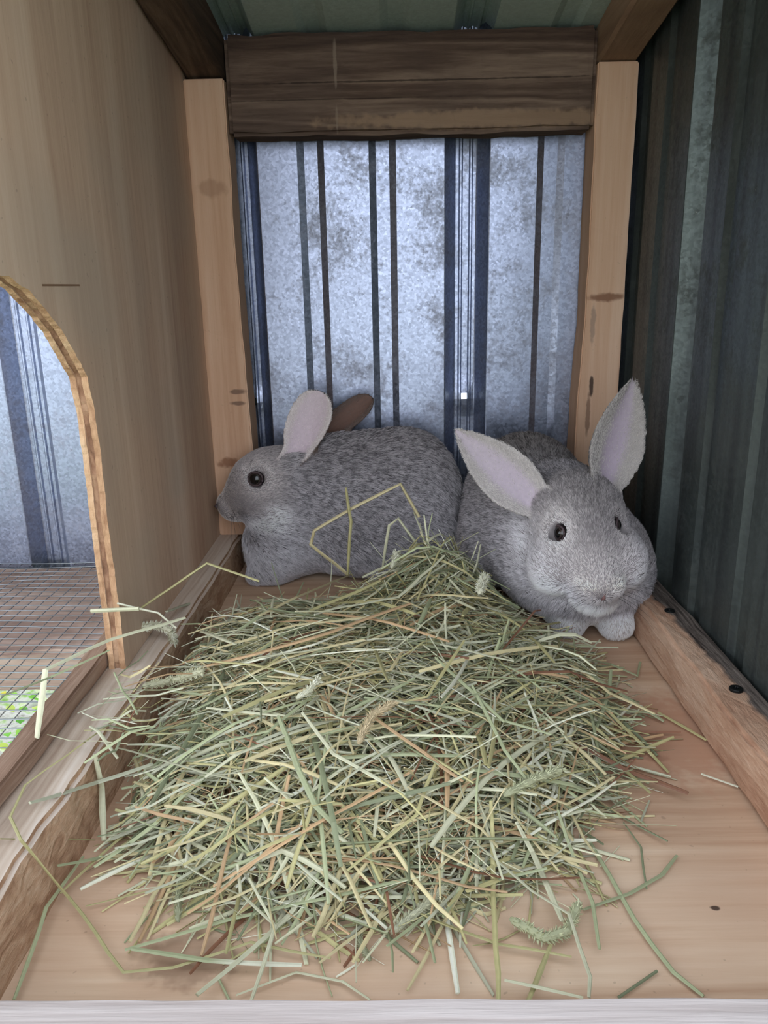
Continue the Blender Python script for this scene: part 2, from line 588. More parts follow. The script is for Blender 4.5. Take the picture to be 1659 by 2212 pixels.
def rafter(name, x0, x1, zbot, mat, seed, rough):
    bm = bmesh.new()
    y0, y1 = .25, .858
    n = 50
    ring = []
    for k in range(n + 1):
        y = y0 + (y1 - y0) * k / n
        zb_ = zbot + SL * (0.82 - y)
        zt_ = roof_z(y) - 0.003
        sec = []
        bv = 0.003
        for (x, z) in ((x0 + bv, zb_), (x1 - bv, zb_), (x1, zb_ + bv), (x1, zt_), (x0, zt_), (x0, zb_ + bv)):
            j = mnoise.noise_vector(Vector((x * 50 + seed, y * 30, z * 50))) * rough
            sec.append(bm.verts.new((x + j.x * .6, y, z + j.z)))
        ring.append(sec)
    for k in range(n):
        for i in range(6):
            bm.faces.new((ring[k][i], ring[k][(i + 1) % 6], ring[k + 1][(i + 1) % 6], ring[k + 1][i]))
    bm.faces.new(ring[0])
    bm.faces.new(list(reversed(ring[-1])))
    return link_bm(name, bm, mat)


o = rafter('roof_rafter', -.196, -.158, .4945, MAT_OLD, 1.0, 0.0018)
tag(o, 'dark old split rafter under the roof along the plywood partition', 'rafter')
o = rafter('roof_rafter', .195, .2335, .4995, MAT_RAFTER, 5.0, 0.0008)
tag(o, 'lighter brown rafter under the roof along the dark metal wall', 'rafter')

rail_r = timber('floor_rail', (.206, .215, 0), (.2395, .82, .038), MAT_RAILR, 1, rough=0.0014, bevel=0.003, seed=6)
tag(rail_r, 'two-toned floor rail, raw orange and grey, under the dark metal wall', 'rail')


def warp_left(p):
    d = Vector((0, 0, 0))
    if p.x > -.19 and p.z > .02:      # waney top edge
        d.x -= 0.010 * max(0.0, min(1.0, (0.62 - p.y) / 0.3)) * (0.7 + 0.3 * mnoise.noise(Vector((0, p.y * 40, 1))))
    d.x += 0.006 * (p.y - 0.5) if p.x > -.19 else 0
    return d


rail_l = timber('floor_rail', (-.222, .215, -.015), (-.1755, .858, .038), MAT_RAILL, 1, rough=0.0010, bevel=0.003, seed=7, warp=warp_left)
rail_l.data.materials.append(MAT_RAILBARK)
for p in rail_l.data.polygons:
    if p.normal.x > 0.25 and p.normal.z < 0.985:
        p.material_index = 1
tag(rail_l, 'worn greyish floor rail with torn orange edge below the pop hole', 'rail')
o = timber('mesh_batten', (-.2265, .215, .0385), (-.2105, .80, .051), MAT_STRIP, 1, rough=0.0012, bevel=0.0018, seed=8)
tag(o, 'thin brown weathered batten on the rail beside the wire mesh', 'batten')
o = timber('front_board', (-.30, .190, -.03), (.32, .2345, .0388), MAT_LIP, 0, rough=0.0006, bevel=0.002, seed=9)
tag(o, 'pale grey front board running along the bottom of the picture', 'board')
o = timber('run_plank', (-.70, .637, -.052), (-.2265, .858, -.0115), MAT_PLANK, 0, rough=0.0016, bevel=0.003, seed=10)
tag(o, 'weathered brown plank lying under the wire mesh', 'plank')


def screw(name, loc, r, parent, normal='Z'):
    bm = bmesh.new()
    n = 16
    rings = []
    for (rr, h) in ((r, -.001), (r, .0008), (r * .9, .0013), (r * .42, .0013)):
        rings.append([bm.verts.new((rr * math.cos(6.2832 * k / n), rr * math.sin(6.2832 * k / n), h)) for k in range(n)])
    star = [bm.verts.new((r * (.42 if k % 2 else .26) * math.cos(6.2832 * k / n), r * (.42 if k % 2 else .26) * math.sin(6.2832 * k / n), -.0006)) for k in range(n)]
    rings.append(star)
    for a, b in zip(rings[:-1], rings[1:]):
        for k in range(n):
            bm.faces.new((a[k], a[(k + 1) % n], b[(k + 1) % n], b[k]))
    bm.faces.new(star)
    o = link_bm(name, bm, MAT_SCREW, parent)
    if normal == 'Y':
        o.rotation_euler = (math.pi / 2, 0, 0)
    o.location = loc
    return o


screw('screw', (.2232, .4655, .0385), .0045, rail_r)
screw('screw', (.2232, .595, .0382), .0042, rail_r)
screw('screw', (-.205, .292, .0382), .0042, rail_l)
screw('screw', (-.160, YB + .0155, .178), .005, wall_back, 'Y')

# ------------------------------------------------------------------ wire mesh of the run
def tube_path(verts, faces, pts, r, n=5):
    rows = []
    for k, p in enumerate(pts):
        p = Vector(p)
        d = (Vector(pts[min(k + 1, len(pts) - 1)]) - Vector(pts[max(k - 1, 0)])).normalized()
        up = Vector((0, 0, 1)) if abs(d.z) < .9 else Vector((1, 0, 0))
        a = d.cross(up).normalized()
        b = a.cross(d)
        rr = r[k] if isinstance(r, (list, tuple)) else r
        row = []
        for i in range(n):
            an = 2 * math.pi * i / n
            row.append(len(verts))
            verts.append(p + a * (rr * math.cos(an)) + b * (rr * math.sin(an)))
        rows.append(row)
    for a, b in zip(rows[:-1], rows[1:]):
        for i in range(n):
            faces.append((a[i], a[(i + 1) % n], b[(i + 1) % n], b[i]))
    faces.append(tuple(reversed(rows[0])))
    faces.append(tuple(rows[-1]))


def mesh_z(x, y):
    return -0.0085 + 0.0022 * mnoise.noise(Vector((x * 9, y * 9, 0))) + 0.0022 * math.exp(-((y - .857) / .02) ** 2)


mv, mf = [], []
CELL = 0.0127
for k in range(44):
    x = -.2275 - k * CELL
    pts = [(x + .0012 * mnoise.noise(Vector((k * 1.3, j * .6, 0))), .235 + j * .0156, mesh_z(x, .235 + j * .0156)) for j in range(41)]
    tube_path(mv, mf, pts, .0006, 4)
for k in range(50):
    y = .236 + k * CELL
    pts = [(-.2268 - j * .0137, y + .0010 * mnoise.noise(Vector((j * .4, k * 2.3, 8))), mesh_z(-.2268 - j * .0137, y) + .0008) for j in range(41)]
    tube_path(mv, mf, pts, .0006, 4)
o = link_mesh('wire_mesh', mv, mf, MAT_WIRE, smooth=True)
tag(o, 'galvanised square wire mesh floor of the outdoor run beyond the pop hole', 'wire mesh')

# ------------------------------------------------------------------ ground outside with weeds
GZ = -0.34
bm = bmesh.new()
bmesh.ops.create_grid(bm, x_segments=60, y_segments=60, size=4.0)
for v in bm.verts:
    v.co.z = GZ + 0.012 * mnoise.noise(v.co * 3)
MAT_GROUND, t, b = newmat('weedy_ground')
gn = noise(t, mapping(t), 9.0, 5, 0.65)
g2 = noise(t, mapping(t), 55.0, 4, 0.65)
gc = ramp(t, math_(t, 'ADD', math_(t, 'MULTIPLY', gn, .5), math_(t, 'MULTIPLY', g2, .5)),
          [(0.38, s2l((120, 118, 104))), (0.48, s2l((176, 172, 164))), (0.56, s2l((128, 158, 82))), (0.66, s2l((96, 140, 58)))])
t.links.new(gc, b.inputs['Base Color'])
b.inputs['Roughness'].default_value = 0.95
ground = link_bm('ground', bm, MAT_GROUND)
tag(ground, 'pale littered soil far below the wire mesh', kind='structure')

lv, lf, lc = [], [], []
for k in range(1500):
    x = -1.25 + 1.0 * rnd.random()
    y = .62 + 1.0 * rnd.random()
    if mnoise.noise(Vector((x * 5, y * 5, 3.1))) < -0.18 and rnd.random() < .8:
        continue
    h = GZ + .012 + .05 * rnd.random() ** 2
    L = .010 + .014 * rnd.random()
    Wd = L * (.35 + .25 * rnd.random())
    an = rnd.random() * 6.283
    tl = (rnd.random() - .3) * .9
    d = Vector((math.cos(an) * math.cos(tl), math.sin(an) * math.cos(tl), math.sin(tl)))
    s = Vector((-math.sin(an), math.cos(an), 0))
    nrm = d.cross(s)
    if nrm.z < 0:
        nrm = -nrm
    c0 = Vector((x, y, h))
    i0 = len(lv)
    for (u, wv, dz) in ((0, 0, 0), (.35, .85, .12), (.7, .9, .1), (1, 0, -.1), (.7, -.9, .1), (.35, -.85, .12), (.5, 0, 0)):
        lv.append(c0 + d * (L * (u - .5)) + s * (Wd * wv) + nrm * (L * dz))
    lf += [(i0, i0 + 6, i0 + 1), (i0 + 1, i0 + 6, i0 + 2), (i0 + 2, i0 + 6, i0 + 3), (i0 + 3, i0 + 6, i0 + 4), (i0 + 4, i0 + 6, i0 + 5), (i0 + 5, i0 + 6, i0)]
    pal = [(120, 182, 64), (150, 200, 84), (96, 160, 60), (188, 206, 96), (206, 214, 170), (214, 200, 70)]
    c = s2l(pal[min(5, int(rnd.random() ** 1.5 * 6))])
    lc += [c] * 7
o = link_mesh('ground_weeds', lv, lf, None)
ca = o.data.color_attributes.new('col', 'FLOAT_COLOR', 'POINT')
ca.data.foreach_set('color', np.array(lc, dtype=np.float32).ravel())


def colmat(name, rough, spec=0.3, trans=0.0, sheen=0.0):
    m, t, b = newmat(name)
    a = N(t, 'ShaderNodeAttribute', attribute_name='col')
    c = mix(t, a.outputs['Color'], (0.0, 0.0, 0.0, 1), math_(t, 'MULTIPLY', noise(t, mapping(t), 300.0, 2), 0.25))
    t.links.new(c, b.inputs['Base Color'])
    b.inputs['Roughness'].default_value = rough
    b.inputs['Specular IOR Level'].default_value = spec
    if trans:
        tr = N(t, 'ShaderNodeBsdfTranslucent')
        t.links.new(a.outputs['Color'], tr.inputs['Color'])
        ms = N(t, 'ShaderNodeMixShader')
        ms.inputs[0].default_value = trans
        out = [n for n in t.nodes if n.type == 'OUTPUT_MATERIAL'][0]
        t.links.new(b.outputs[0], ms.inputs[1])
        t.links.new(tr.outputs[0], ms.inputs[2])
        t.links.new(ms.outputs[0], out.inputs[0])
    return m


o.data.materials.append(colmat('weed_leaf', .6, .2, .3))
tag(o, 'bright green clover-like weeds growing below the wire mesh', 'weeds', kind='stuff')

# ------------------------------------------------------------------ rabbits
def v3(*a):
    return np.array(a, dtype=np.float32)


def rot_to(axis_x, up=(0, 0, 1)):
    """3x3 whose rows are the local axes: x along axis_x, z as near `up` as possible."""
    x = np.array(axis_x, float)
    x /= np.linalg.norm(x)
    z = np.array(up, float)
    z -= x * (z @ x)
    z /= np.linalg.norm(z)
    y = np.cross(z, x)
    return np.stack([x, y, z]).astype(np.float32)


def ell(p, c, r, R=None):
    q = p - np.asarray(c, np.float32)
    if R is not None:
        q = q @ R.T
    r = np.asarray(r, np.float32)
    k0 = np.sqrt(((q / r) ** 2).sum(1))
    k1 = np.sqrt(((q / (r * r)) ** 2).sum(1)) + 1e-9
    return k0 * (k0 - 1.0) / k1


def cap(p, a, b, ra, rb):
    a, b = np.asarray(a, np.float32), np.asarray(b, np.float32)
    d = b - a
    tt = np.clip(((p - a) @ d) / (d @ d), 0, 1)
    q = p - a - tt[:, None] * d
    return np.sqrt((q * q).sum(1)) - (ra + (rb - ra) * tt)


def smin(a, b, k):
    h = np.clip(0.5 + 0.5 * (b - a) / k, 0, 1)
    return b + (a - b) * h - k * h * (1 - h)


def smax(a, b, k):
    return -smin(-a, -b, k)


class Ear:
    """Cupped leaf-shaped shell; u across, v from base to tip, w out of the hollow side."""
    def __init__(self, base, tip, front, length_w, half_w, cup, curl=0.0, shape='round', t=0.0016):
        self.base = np.array(base, np.float32)
        ax = np.array(tip, float) - np.array(base, float)
        self.L = float(np.linalg.norm(ax))
        v = ax / self.L
        w_ = np.array(front, float)
        w_ -= v * (w_ @ v)
        w_ /= np.linalg.norm(w_)
        u = np.cross(v, w_)
        self.F = np.stack([u, v, w_]).astype(np.float32)
        self.hw, self.cup, self.curl, self.shape, self.t = half_w, cup, curl, shape, t

    def local(self, p):
        q = (p - self.base) @ self.F.T
        return q[:, 0], q[:, 1], q[:, 2]

    def half(self, s):
        s = np.clip(s, 0, 1)
        if self.shape == 'round':
            return self.hw * (0.30 + 0.70 * np.sin(np.pi * 0.5 * np.clip(s / 0.62, 0, 1)) ** 1.2) * np.sqrt(np.clip(1 - np.clip((s - .66) / .34, 0, 1) ** 2.2, 0, 1))
        return self.hw * (0.36 + 0.64 * np.sin(np.pi * 0.5 * np.clip(s / 0.42, 0, 1)) ** 1.1) * (1 - np.clip((s - .42) / .58, 0, 1) ** 1.75) ** 0.9

    def surf(self, u, v):
        s = np.clip(v / self.L, 0, 1)
        h = self.half(s) + 1e-4
        k = np.clip(np.abs(u) / h, 0, 1.3)
        return self.cup * (1.15 - 0.75 * s) * (k ** 2) - self.cup * 0.6 * (1 - s) + self.curl * (s ** 2)

    def sdf(self, p):
        u, v, w_ = self.local(p)
        s = v / self.L
        shell = np.abs(w_ - self.surf(u, v)) * 0.85 - (self.t + 0.0016 * np.clip(1 - s * 1.6, 0, 1))
        out = np.maximum(np.abs(u) - self.half(s), np.maximum(-v - .006, v - self.L))
        return smax(shell, out * 0.8, 0.0012)

    def masks(self, p):
        """(on the ear, hollow side amount, distance to rim 0..1, s)"""
        u, v, w_ = self.local(p)
        s = v / self.L
        on = (np.abs(self.sdf(p)) < .003) & (s > .06) & (s < 1.05)
        inner = np.clip((w_ - self.surf(u, v)) / 0.0010, -1, 1)
        return on, inner, np.clip(np.abs(u) / (self.half(s) + 1e-4), 0, 1.2), s


def surface_nets(f, lo, hi, h):
    lo, hi = np.array(lo, float), np.array(hi, float)
    n = np.ceil((hi - lo) / h).astype(int) + 1
    gx, gy, gz = [lo[i] + h * np.arange(n[i]) for i in range(3)]
    vals = np.empty(n, np.float32)
    for ix in range(0, n[0], 24):           # in slabs, to keep memory small
        X, Y, Z = np.meshgrid(gx[ix:ix + 24], gy, gz, indexing='ij')
        pts = np.stack([X.ravel(), Y.ravel(), Z.ravel()], 1).astype(np.float32)
        vals[ix:ix + 24] = f(pts).reshape(X.shape)
    ins = vals < 0
    c = ins[:-1, :-1, :-1].astype(np.int8)
    cnt = np.zeros(c.shape, np.int8)
    for dx in (0, 1):
        for dy in (0, 1):
            for dz in (0, 1):
                cnt += ins[dx:dx + c.shape[0], dy:dy + c.shape[1], dz:dz + c.shape[2]]
    act = (cnt > 0) & (cnt < 8)
    idx = np.argwhere(act)
    vid = -np.ones(act.shape, np.int64)
    vid[act] = np.arange(len(idx))
    acc = np.zeros((len(idx), 3))
    num = np.zeros(len(idx))
    corners = [(0, 0, 0), (1, 0, 0), (0, 1, 0), (1, 1, 0), (0, 0, 1), (1, 0, 1), (0, 1, 1), (1, 1, 1)]
    for a in range(8):
        for b in range(a + 1, 8):
            A, B = np.array(corners[a]), np.array(corners[b])
            if abs(A - B).sum() != 1:
                continue
            va = vals[tuple((idx + A).T)]
            vb = vals[tuple((idx + B).T)]
            m = (va < 0) != (vb < 0)
            tt = va[m] / (va[m] - vb[m])
            acc[m] += A + (B - A) * tt[:, None]
            num[m] += 1
    verts = lo + h * (idx + acc / num[:, None])
    quads = []
    for ax in range(3):
        o1, o2 = [(1, 2), (2, 0), (0, 1)][ax]
        sl0 = [slice(None)] * 3
        sl1 = [slice(None)] * 3
        sl0[ax] = slice(0, -1)
        sl1[ax] = slice(1, None)
        a, b = ins[tuple(sl0)], ins[tuple(sl1)]
        e = np.argwhere(a != b)
        fl = a[tuple(e.T)]
        ok = (e[:, o1] > 0) & (e[:, o2] > 0) & (e[:, o1] < n[o1] - 1) & (e[:, o2] < n[o2] - 1)
        e, fl = e[ok], fl[ok]
        d1 = np.zeros(3, int)
        d1[o1] = 1
        d2 = np.zeros(3, int)
        d2[o2] = 1
        q = np.stack([vid[tuple((e - d1 - d2).T)], vid[tuple((e - d2).T)], vid[tuple(e.T)], vid[tuple((e - d1).T)]], 1)
        q[~fl] = q[~fl][:, ::-1]
        quads.append(q)
    return verts, np.concatenate(quads)


def relax(verts, quads, it=2, lam=0.5):
    e = np.concatenate([quads[:, [0, 1]], quads[:, [1, 2]], quads[:, [2, 3]], quads[:, [3, 0]]])
    deg = np.zeros(len(verts))
    np.add.at(deg, e[:, 0], 1)
    np.add.at(deg, e[:, 1], 1)
    for _ in range(it):
        s = np.zeros_like(verts)
        np.add.at(s, e[:, 0], verts[e[:, 1]])
        np.add.at(s, e[:, 1], verts[e[:, 0]])
        verts = verts + lam * (s / deg[:, None] - verts)
    return verts


def hashnoise(p, scale, seed):
    """cheap smooth 3-D value noise for numpy arrays, 0..1"""
    q = np.asarray(p, np.float64) * scale + seed * 17.31
    i = np.floor(q).astype(np.int64)
    f = q - i
    f = f * f * (3 - 2 * f)
    def hv(a, b, c):
        n_ = (a * 374761393 + b * 668265263 + c * 2147483647 + seed * 144665) & 0xffffffff
        n_ = ((n_ ^ (n_ >> 13)) * 1274126177) & 0xffffffff
        n_ = n_ ^ (n_ >> 16)
        return (n_ & 0xffff) / 65535.0
    out = 0
    for dx in (0, 1):
        for dy in (0, 1):
            for dz in (0, 1):
                wgt = (f[:, 0] if dx else 1 - f[:, 0]) * (f[:, 1] if dy else 1 - f[:, 1]) * (f[:, 2] if dz else 1 - f[:, 2])
                out = out + wgt * hv(i[:, 0] + dx, i[:, 1] + dy, i[:, 2] + dz)
    return out


def blob(p, c, r):
    q = (p - np.asarray(c)) / np.asarray(r)
    return np.exp(-(q * q).sum(1))


MAT_SKIN = colmat('rabbit_skin', 0.75, 0.15)
MAT_FUR, _t, _b = newmat('rabbit_fur')
_a = N(_t, 'ShaderNodeAttribute', attribute_name='col')
_t.links.new(_a.outputs['Color'], _b.inputs['Base Color'])
_b.inputs['Roughness'].default_value = 0.65
_b.inputs['Specular IOR Level'].default_value = 0.25
MAT_EYE, _t, _b = newmat('rabbit_eye')
_c = N(_t, 'ShaderNodeTexCoord')
_s = N(_t, 'ShaderNodeSeparateXYZ')
_t.links.new(_c.outputs['Object'], _s.inputs[0])
_t.links.new(ramp(_t, _s.outputs['Z'], [(0.60, s2l((34, 27, 27))), (0.76, s2l((58, 48, 46))), (0.80, s2l((8, 8, 10)))]), _b.inputs['Base Color'])
_b.inputs['Roughness'].default_value = 0.06
_b.inputs['Specular IOR Level'].default_value = 0.6
MAT_LID = flat('eyelid', (92, 76, 78), 0.6)
MAT_NOSE = flat('rabbit_nose', (150, 112, 110), 0.6)
MAT_WHISKER = flat('whisker', (52, 48, 50), 0.5)


def build_rabbit(name, sdf, lo, hi, ears, eyes, colour, flow, length, density, seed, h=0.0016):
    verts, quads = surface_nets(sdf, lo, hi, h)
    verts = relax(verts, quads, 2, 0.45)
    me = bpy.data.meshes.new(name)
    nv, nq = len(verts), len(quads)
    me.vertices.add(nv)
    me.vertices.foreach_set('co', verts.astype(np.float32).ravel())
    me.loops.add(nq * 4)
    me.polygons.add(nq)
    me.loops.foreach_set('vertex_index', quads.astype(np.int32).ravel())
    me.polygons.foreach_set('loop_start', np.arange(0, nq * 4, 4, dtype=np.int32))
    me.update(calc_edges=True)
    me.validate()
    me.polygons.foreach_set('use_smooth', [True] * len(me.polygons))
    o = bpy.data.objects.new(name, me)
    COL.objects.link(o)
    me.materials.append(MAT_SKIN)
    skin, hairc, hlen, hden = colour(verts)
    ca = me.color_attributes.new('col', 'FLOAT_COLOR', 'POINT')
    ca.data.foreach_set('color', np.concatenate([skin, np.ones((nv, 1))], 1).astype(np.float32).ravel())
    # fur: sample the surface by area
    P = verts[quads]
    c1 = np.cross(P[:, 1] - P[:, 0], P[:, 2] - P[:, 0])
    c2 = np.cross(P[:, 2] - P[:, 0], P[:, 3] - P[:, 0])
    nrm = c1 + c2
    area = 0.5 * (np.linalg.norm(c1, axis=1) + np.linalg.norm(c2, axis=1))
    nrm /= (np.linalg.norm(nrm, axis=1, keepdims=True) + 1e-12)
    g = np.random.default_rng(seed)
    wq = area * hden[quads].mean(1)
    cnt = g.poisson(wq * density)
    qi = np.repeat(np.arange(nq), cnt)
    n = len(qi)
    a, b = g.random(n)[:, None], g.random(n)[:, None]
    root = (P[qi, 0] * (1 - a) + P[qi, 1] * a) * (1 - b) + (P[qi, 3] * (1 - a) + P[qi, 2] * a) * b
    vn = np.zeros((nv, 3))
    for k in range(4):
        np.add.at(vn, quads[:, k], nrm * area[:, None])
    vn /= (np.linalg.norm(vn, axis=1, keepdims=True) + 1e-12)
    nn = vn[quads[qi]].mean(1)
    nn /= (np.linalg.norm(nn, axis=1, keepdims=True) + 1e-12)
    base_col = hairc[quads[qi]].mean(1)
    Ls = hlen[quads[qi]].mean(1)
    fl, lift = flow(root)
    fl = fl - nn * (fl * nn).sum(1, keepdims=True)
    fl /= (np.linalg.norm(fl, axis=1, keepdims=True) + 1e-9)
    side = np.cross(nn, fl)
    # clumps: neighbouring hairs lean the same way
    c_a = hashnoise(root, 260.0, seed) - 0.5
    c_b = hashnoise(root, 260.0, seed + 5) - 0.5
    jit = g.normal(0, 0.16, n)
    d0 = fl * (1.0 - 0.3 * lift[:, None]) + side * (c_a * 0.9 + jit)[:, None] + nn * (0.42 + lift + 0.5 * c_b + 0.1 * g.normal(0, 1, n))[:, None]
    d0 /= np.linalg.norm(d0, axis=1, keepdims=True)
    d1 = d0 + fl * 0.55 - nn * 0.25
    d1 /= np.linalg.norm(d1, axis=1, keepdims=True)
    Lr = Ls * (0.75 + 0.5 * g.random(n))
    K = 4
    pts = np.empty((n, K, 3), np.float32)
    pts[:, 0] = root - nn * 0.0006
    for k in range(1, K):
        s = k / (K - 1)
        pts[:, k] = root + (d0 * (s - 0.5 * s * s) + d1 * (0.5 * s * s))[:, :] * Lr[:, None]
    rad = np.array([0.00013, 0.00013, 0.00010, 0.00003], np.float32)[None, :].repeat(n, 0)
    # agouti banding: grey under-wool, pale band, dark or pale tip
    cl = hashnoise(root, 560.0, seed + 9) * 0.6 + hashnoise(root, 1200.0, seed + 3) * 0.4 + g.normal(0, 0.08, n)
    agouti = base_col[:, 3]
    lum = base_col[:, :3]
    tipd = np.clip((cl - 0.455) / 0.09, 0, 1) * agouti
    shade = (1 + 0.30 * (g.random(n) - .5))[:, None]
    colr = np.empty((n, K, 4), np.float32)
    colr[..., 3] = 1
    colr[:, 0, :3] = lum * 0.62
    colr[:, 1, :3] = lum * 1.0 * shade
    colr[:, 2, :3] = lum * (1.30 - 0.85 * tipd)[:, None] * shade
    colr[:, 3, :3] = lum * (1.60 - 1.42 * tipd)[:, None] * shade
    colr = np.clip(colr, 0.004, 0.9)
    cd = bpy.data.hair_curves.new('fur')
    cd.add_curves([K] * n)
    cd.attributes['position'].data.foreach_set('vector', pts.ravel())
    ra = cd.attributes.get('radius') or cd.attributes.new('radius', 'FLOAT', 'POINT')
    ra.data.foreach_set('value', rad.ravel())
    cc = cd.attributes.new('col', 'FLOAT_COLOR', 'POINT')
    cc.data.foreach_set('color', colr.ravel())
    cd.materials.append(MAT_FUR)
    fo = bpy.data.objects.new('fur', cd)
    COL.objects.link(fo)
    fo.parent = o
    fo['kind'] = 'stuff'
    # eyes with lids
    for (c, r, look) in eyes:
        bm = bmesh.new()
        bmesh.ops.create_uvsphere(bm, u_segments=24, v_segments=16, radius=1.0)
        eo = link_bm('eye', bm, MAT_EYE, o, True)
        eo.scale = (r, r, r)
        eo.rotation_mode = 'QUATERNION'
        eo.rotation_quaternion = Vector(look).to_track_quat('Z', 'Y')
        eo.location = c
        vv, ff = [], []
        q = Vector(look).to_track_quat('Z', 'Y')
        ring = [Vector(c) + q @ Vector((r * 0.93 * math.cos(x), r * (0.93 - 0.12 * abs(math.sin(x)) ** 3) * math.sin(x), r * (0.42 + .12 * abs(math.sin(x))))) for x in np.linspace(0, 2 * math.pi, 25)]
        tube_path(vv, ff, ring, r * 0.13, 6)
        link_mesh('eyelid', vv, ff, MAT_LID, o, True)
    return o, verts, vn


def whisker(parent, base, d, L, droop):
    vv, ff = [], []
    base, d = Vector(base), Vector(d).normalized()
    pts = [base + d * (L * k / 6) + Vector((0, 0, -droop * (k / 6) ** 2)) for k in range(7)]
    tube_path(vv, ff, pts, [0.00016 * (1 - .12 * k) for k in range(7)], 4)
    link_mesh('whisker', vv, ff, MAT_WHISKER, parent, True)


def L_(c):
    return np.array(s2l(c)[:3])


def base_fields(v, n):
    skin = np.tile(L_((112, 106, 110)), (n, 1))
    hc = np.tile(np.append(L_((186, 181, 185)), 1.0), (n, 1))
    ln = np.full(n, 0.0075)
    de = np.ones(n)
    return skin, hc, ln, de


def paint(arr, mask, col):
    m = np.clip(mask, 0, 1)[:, None]
    arr[:] = arr * (1 - m) + np.asarray(col) * m


def ear_paint(v, ears, skin, hc, ln, de, pink, pale, dark, rim0=0.45, fur=(206, 198, 196)):
    for e in ears:
        on, inner, rim, s = e.masks(v)
        inn = on & (inner > 0.2)
        back = on & (inner <= 0.2)
        k = np.clip((rim - rim0) / 0.30, 0, 1)
        mid = inn * (1 - k)
        paint(skin, inn.astype(float), L_(pale))
        paint(skin, mid * np.clip(1.25 - s * .55, 0, 1), L_(pink))
        paint(hc, inn.astype(float), np.append(L_(fur), 0.1))
        paint(hc, back.astype(float), np.append(L_(dark), 0.7))
        paint(skin, back.astype(float), L_(dark))
        ln[inn] = 0.0022
        ln[back] = 0.0020
        de[inn] = (0.10 + 1.1 * k[inn])
        tiprim = on & (rim > 0.86) & (s > .35) & (inner <= .6)
        ln[tiprim] = 0.0018
        paint(hc, (on & (s > .78) & (inner <= 0.2)).astype(float), np.append(L_((58, 52, 52)), 0.5))


# ---- rabbit sitting side-on against the back wall
EL1 = Ear((-.1085, .783, .123), (-.0740, .787, .1990), (-.34, -1, .10), 0, .0225, .010, curl=-.002, shape='round')
EL2 = Ear((-.098, .812, .133), (-.024, .826, .1865), (.25, -1.0, .95), 0, .0150, .009, shape='round')
RH = rot_to((-.9, 0, -.40))


def warp_left_head(p):
    q = np.array(p, dtype=np.float32)
    q[:, 1] += .011 * np.clip((-.085 - q[:, 0]) / .04, 0, 1)
    return q


def sdf_left(p):
    p = warp_left_head(p)
    d = ell(p, (.009, .800, .080), (.059, .049, .076))
    d = smin(d, ell(p, (-.048, .801, .080), (.066, .046, .073)), .03)
    d = smin(d, ell(p, (-.108, .800, .055), (.048, .040, .047)), .025)
    d = smin(d, ell(p, (-.02, .800, .034), (.085, .050, .034)), .02)
    d = smin(d, ell(p, (.014, .766, .052), (.046, .018, .048)), .010)          # near thigh
    d = smin(d, cap(p, (-.085, .800, .100), (-.128, .797, .100), .043, .036), .02)   # neck
    d = smin(d, ell(p, (-.134, .796, .108), (.041, .0295, .032), RH), .014)        # skull
    d = smin(d, cap(p, (-.150, .795, .100), (-.176, .7945, .0845), .0245, .0125), .012)   # muzzle
    d = smin(d, ell(p, (-.142, .796, .086), (.028, .029, .022)), .012)            # cheeks
    d = smin(d, ell(p, (-.172, .795, .074), (.011, .010, .008)), .008)            # chin
    d = smin(d, cap(p, (-.130, .778, .014), (-.148, .777, .009), .013, .010), .012)  # forepaws
    d = smin(d, cap(p, (-.130, .822, .014), (-.148, .823, .009), .013, .010), .012)
    d = smin(d, ell(p, (-.122, .799, .036), (.040, .040, .036)), .015)
    d = smin(d, cap(p, (.040, .764, .010), (-.015, .760, .009), .012, .010), .010)   # hind foot
    d = smin(d, ell(p, (.050, .806, .040), (.016, .018, .018)), .010)             # tail
    d = smax(d, -ell(p, (-.1405, .7655, .1165), (.0088, .008, .0085)), .004)       # eye sockets
    d = smax(d, -ell(p, (-.1405, .8265, .1165), (.0088, .008, .0085)), .004)
    d = smin(d, EL1.sdf(p), .006)
    d = smin(d, EL2.sdf(p), .006)
    return smax(d, .0015 - p[:, 2], .004)


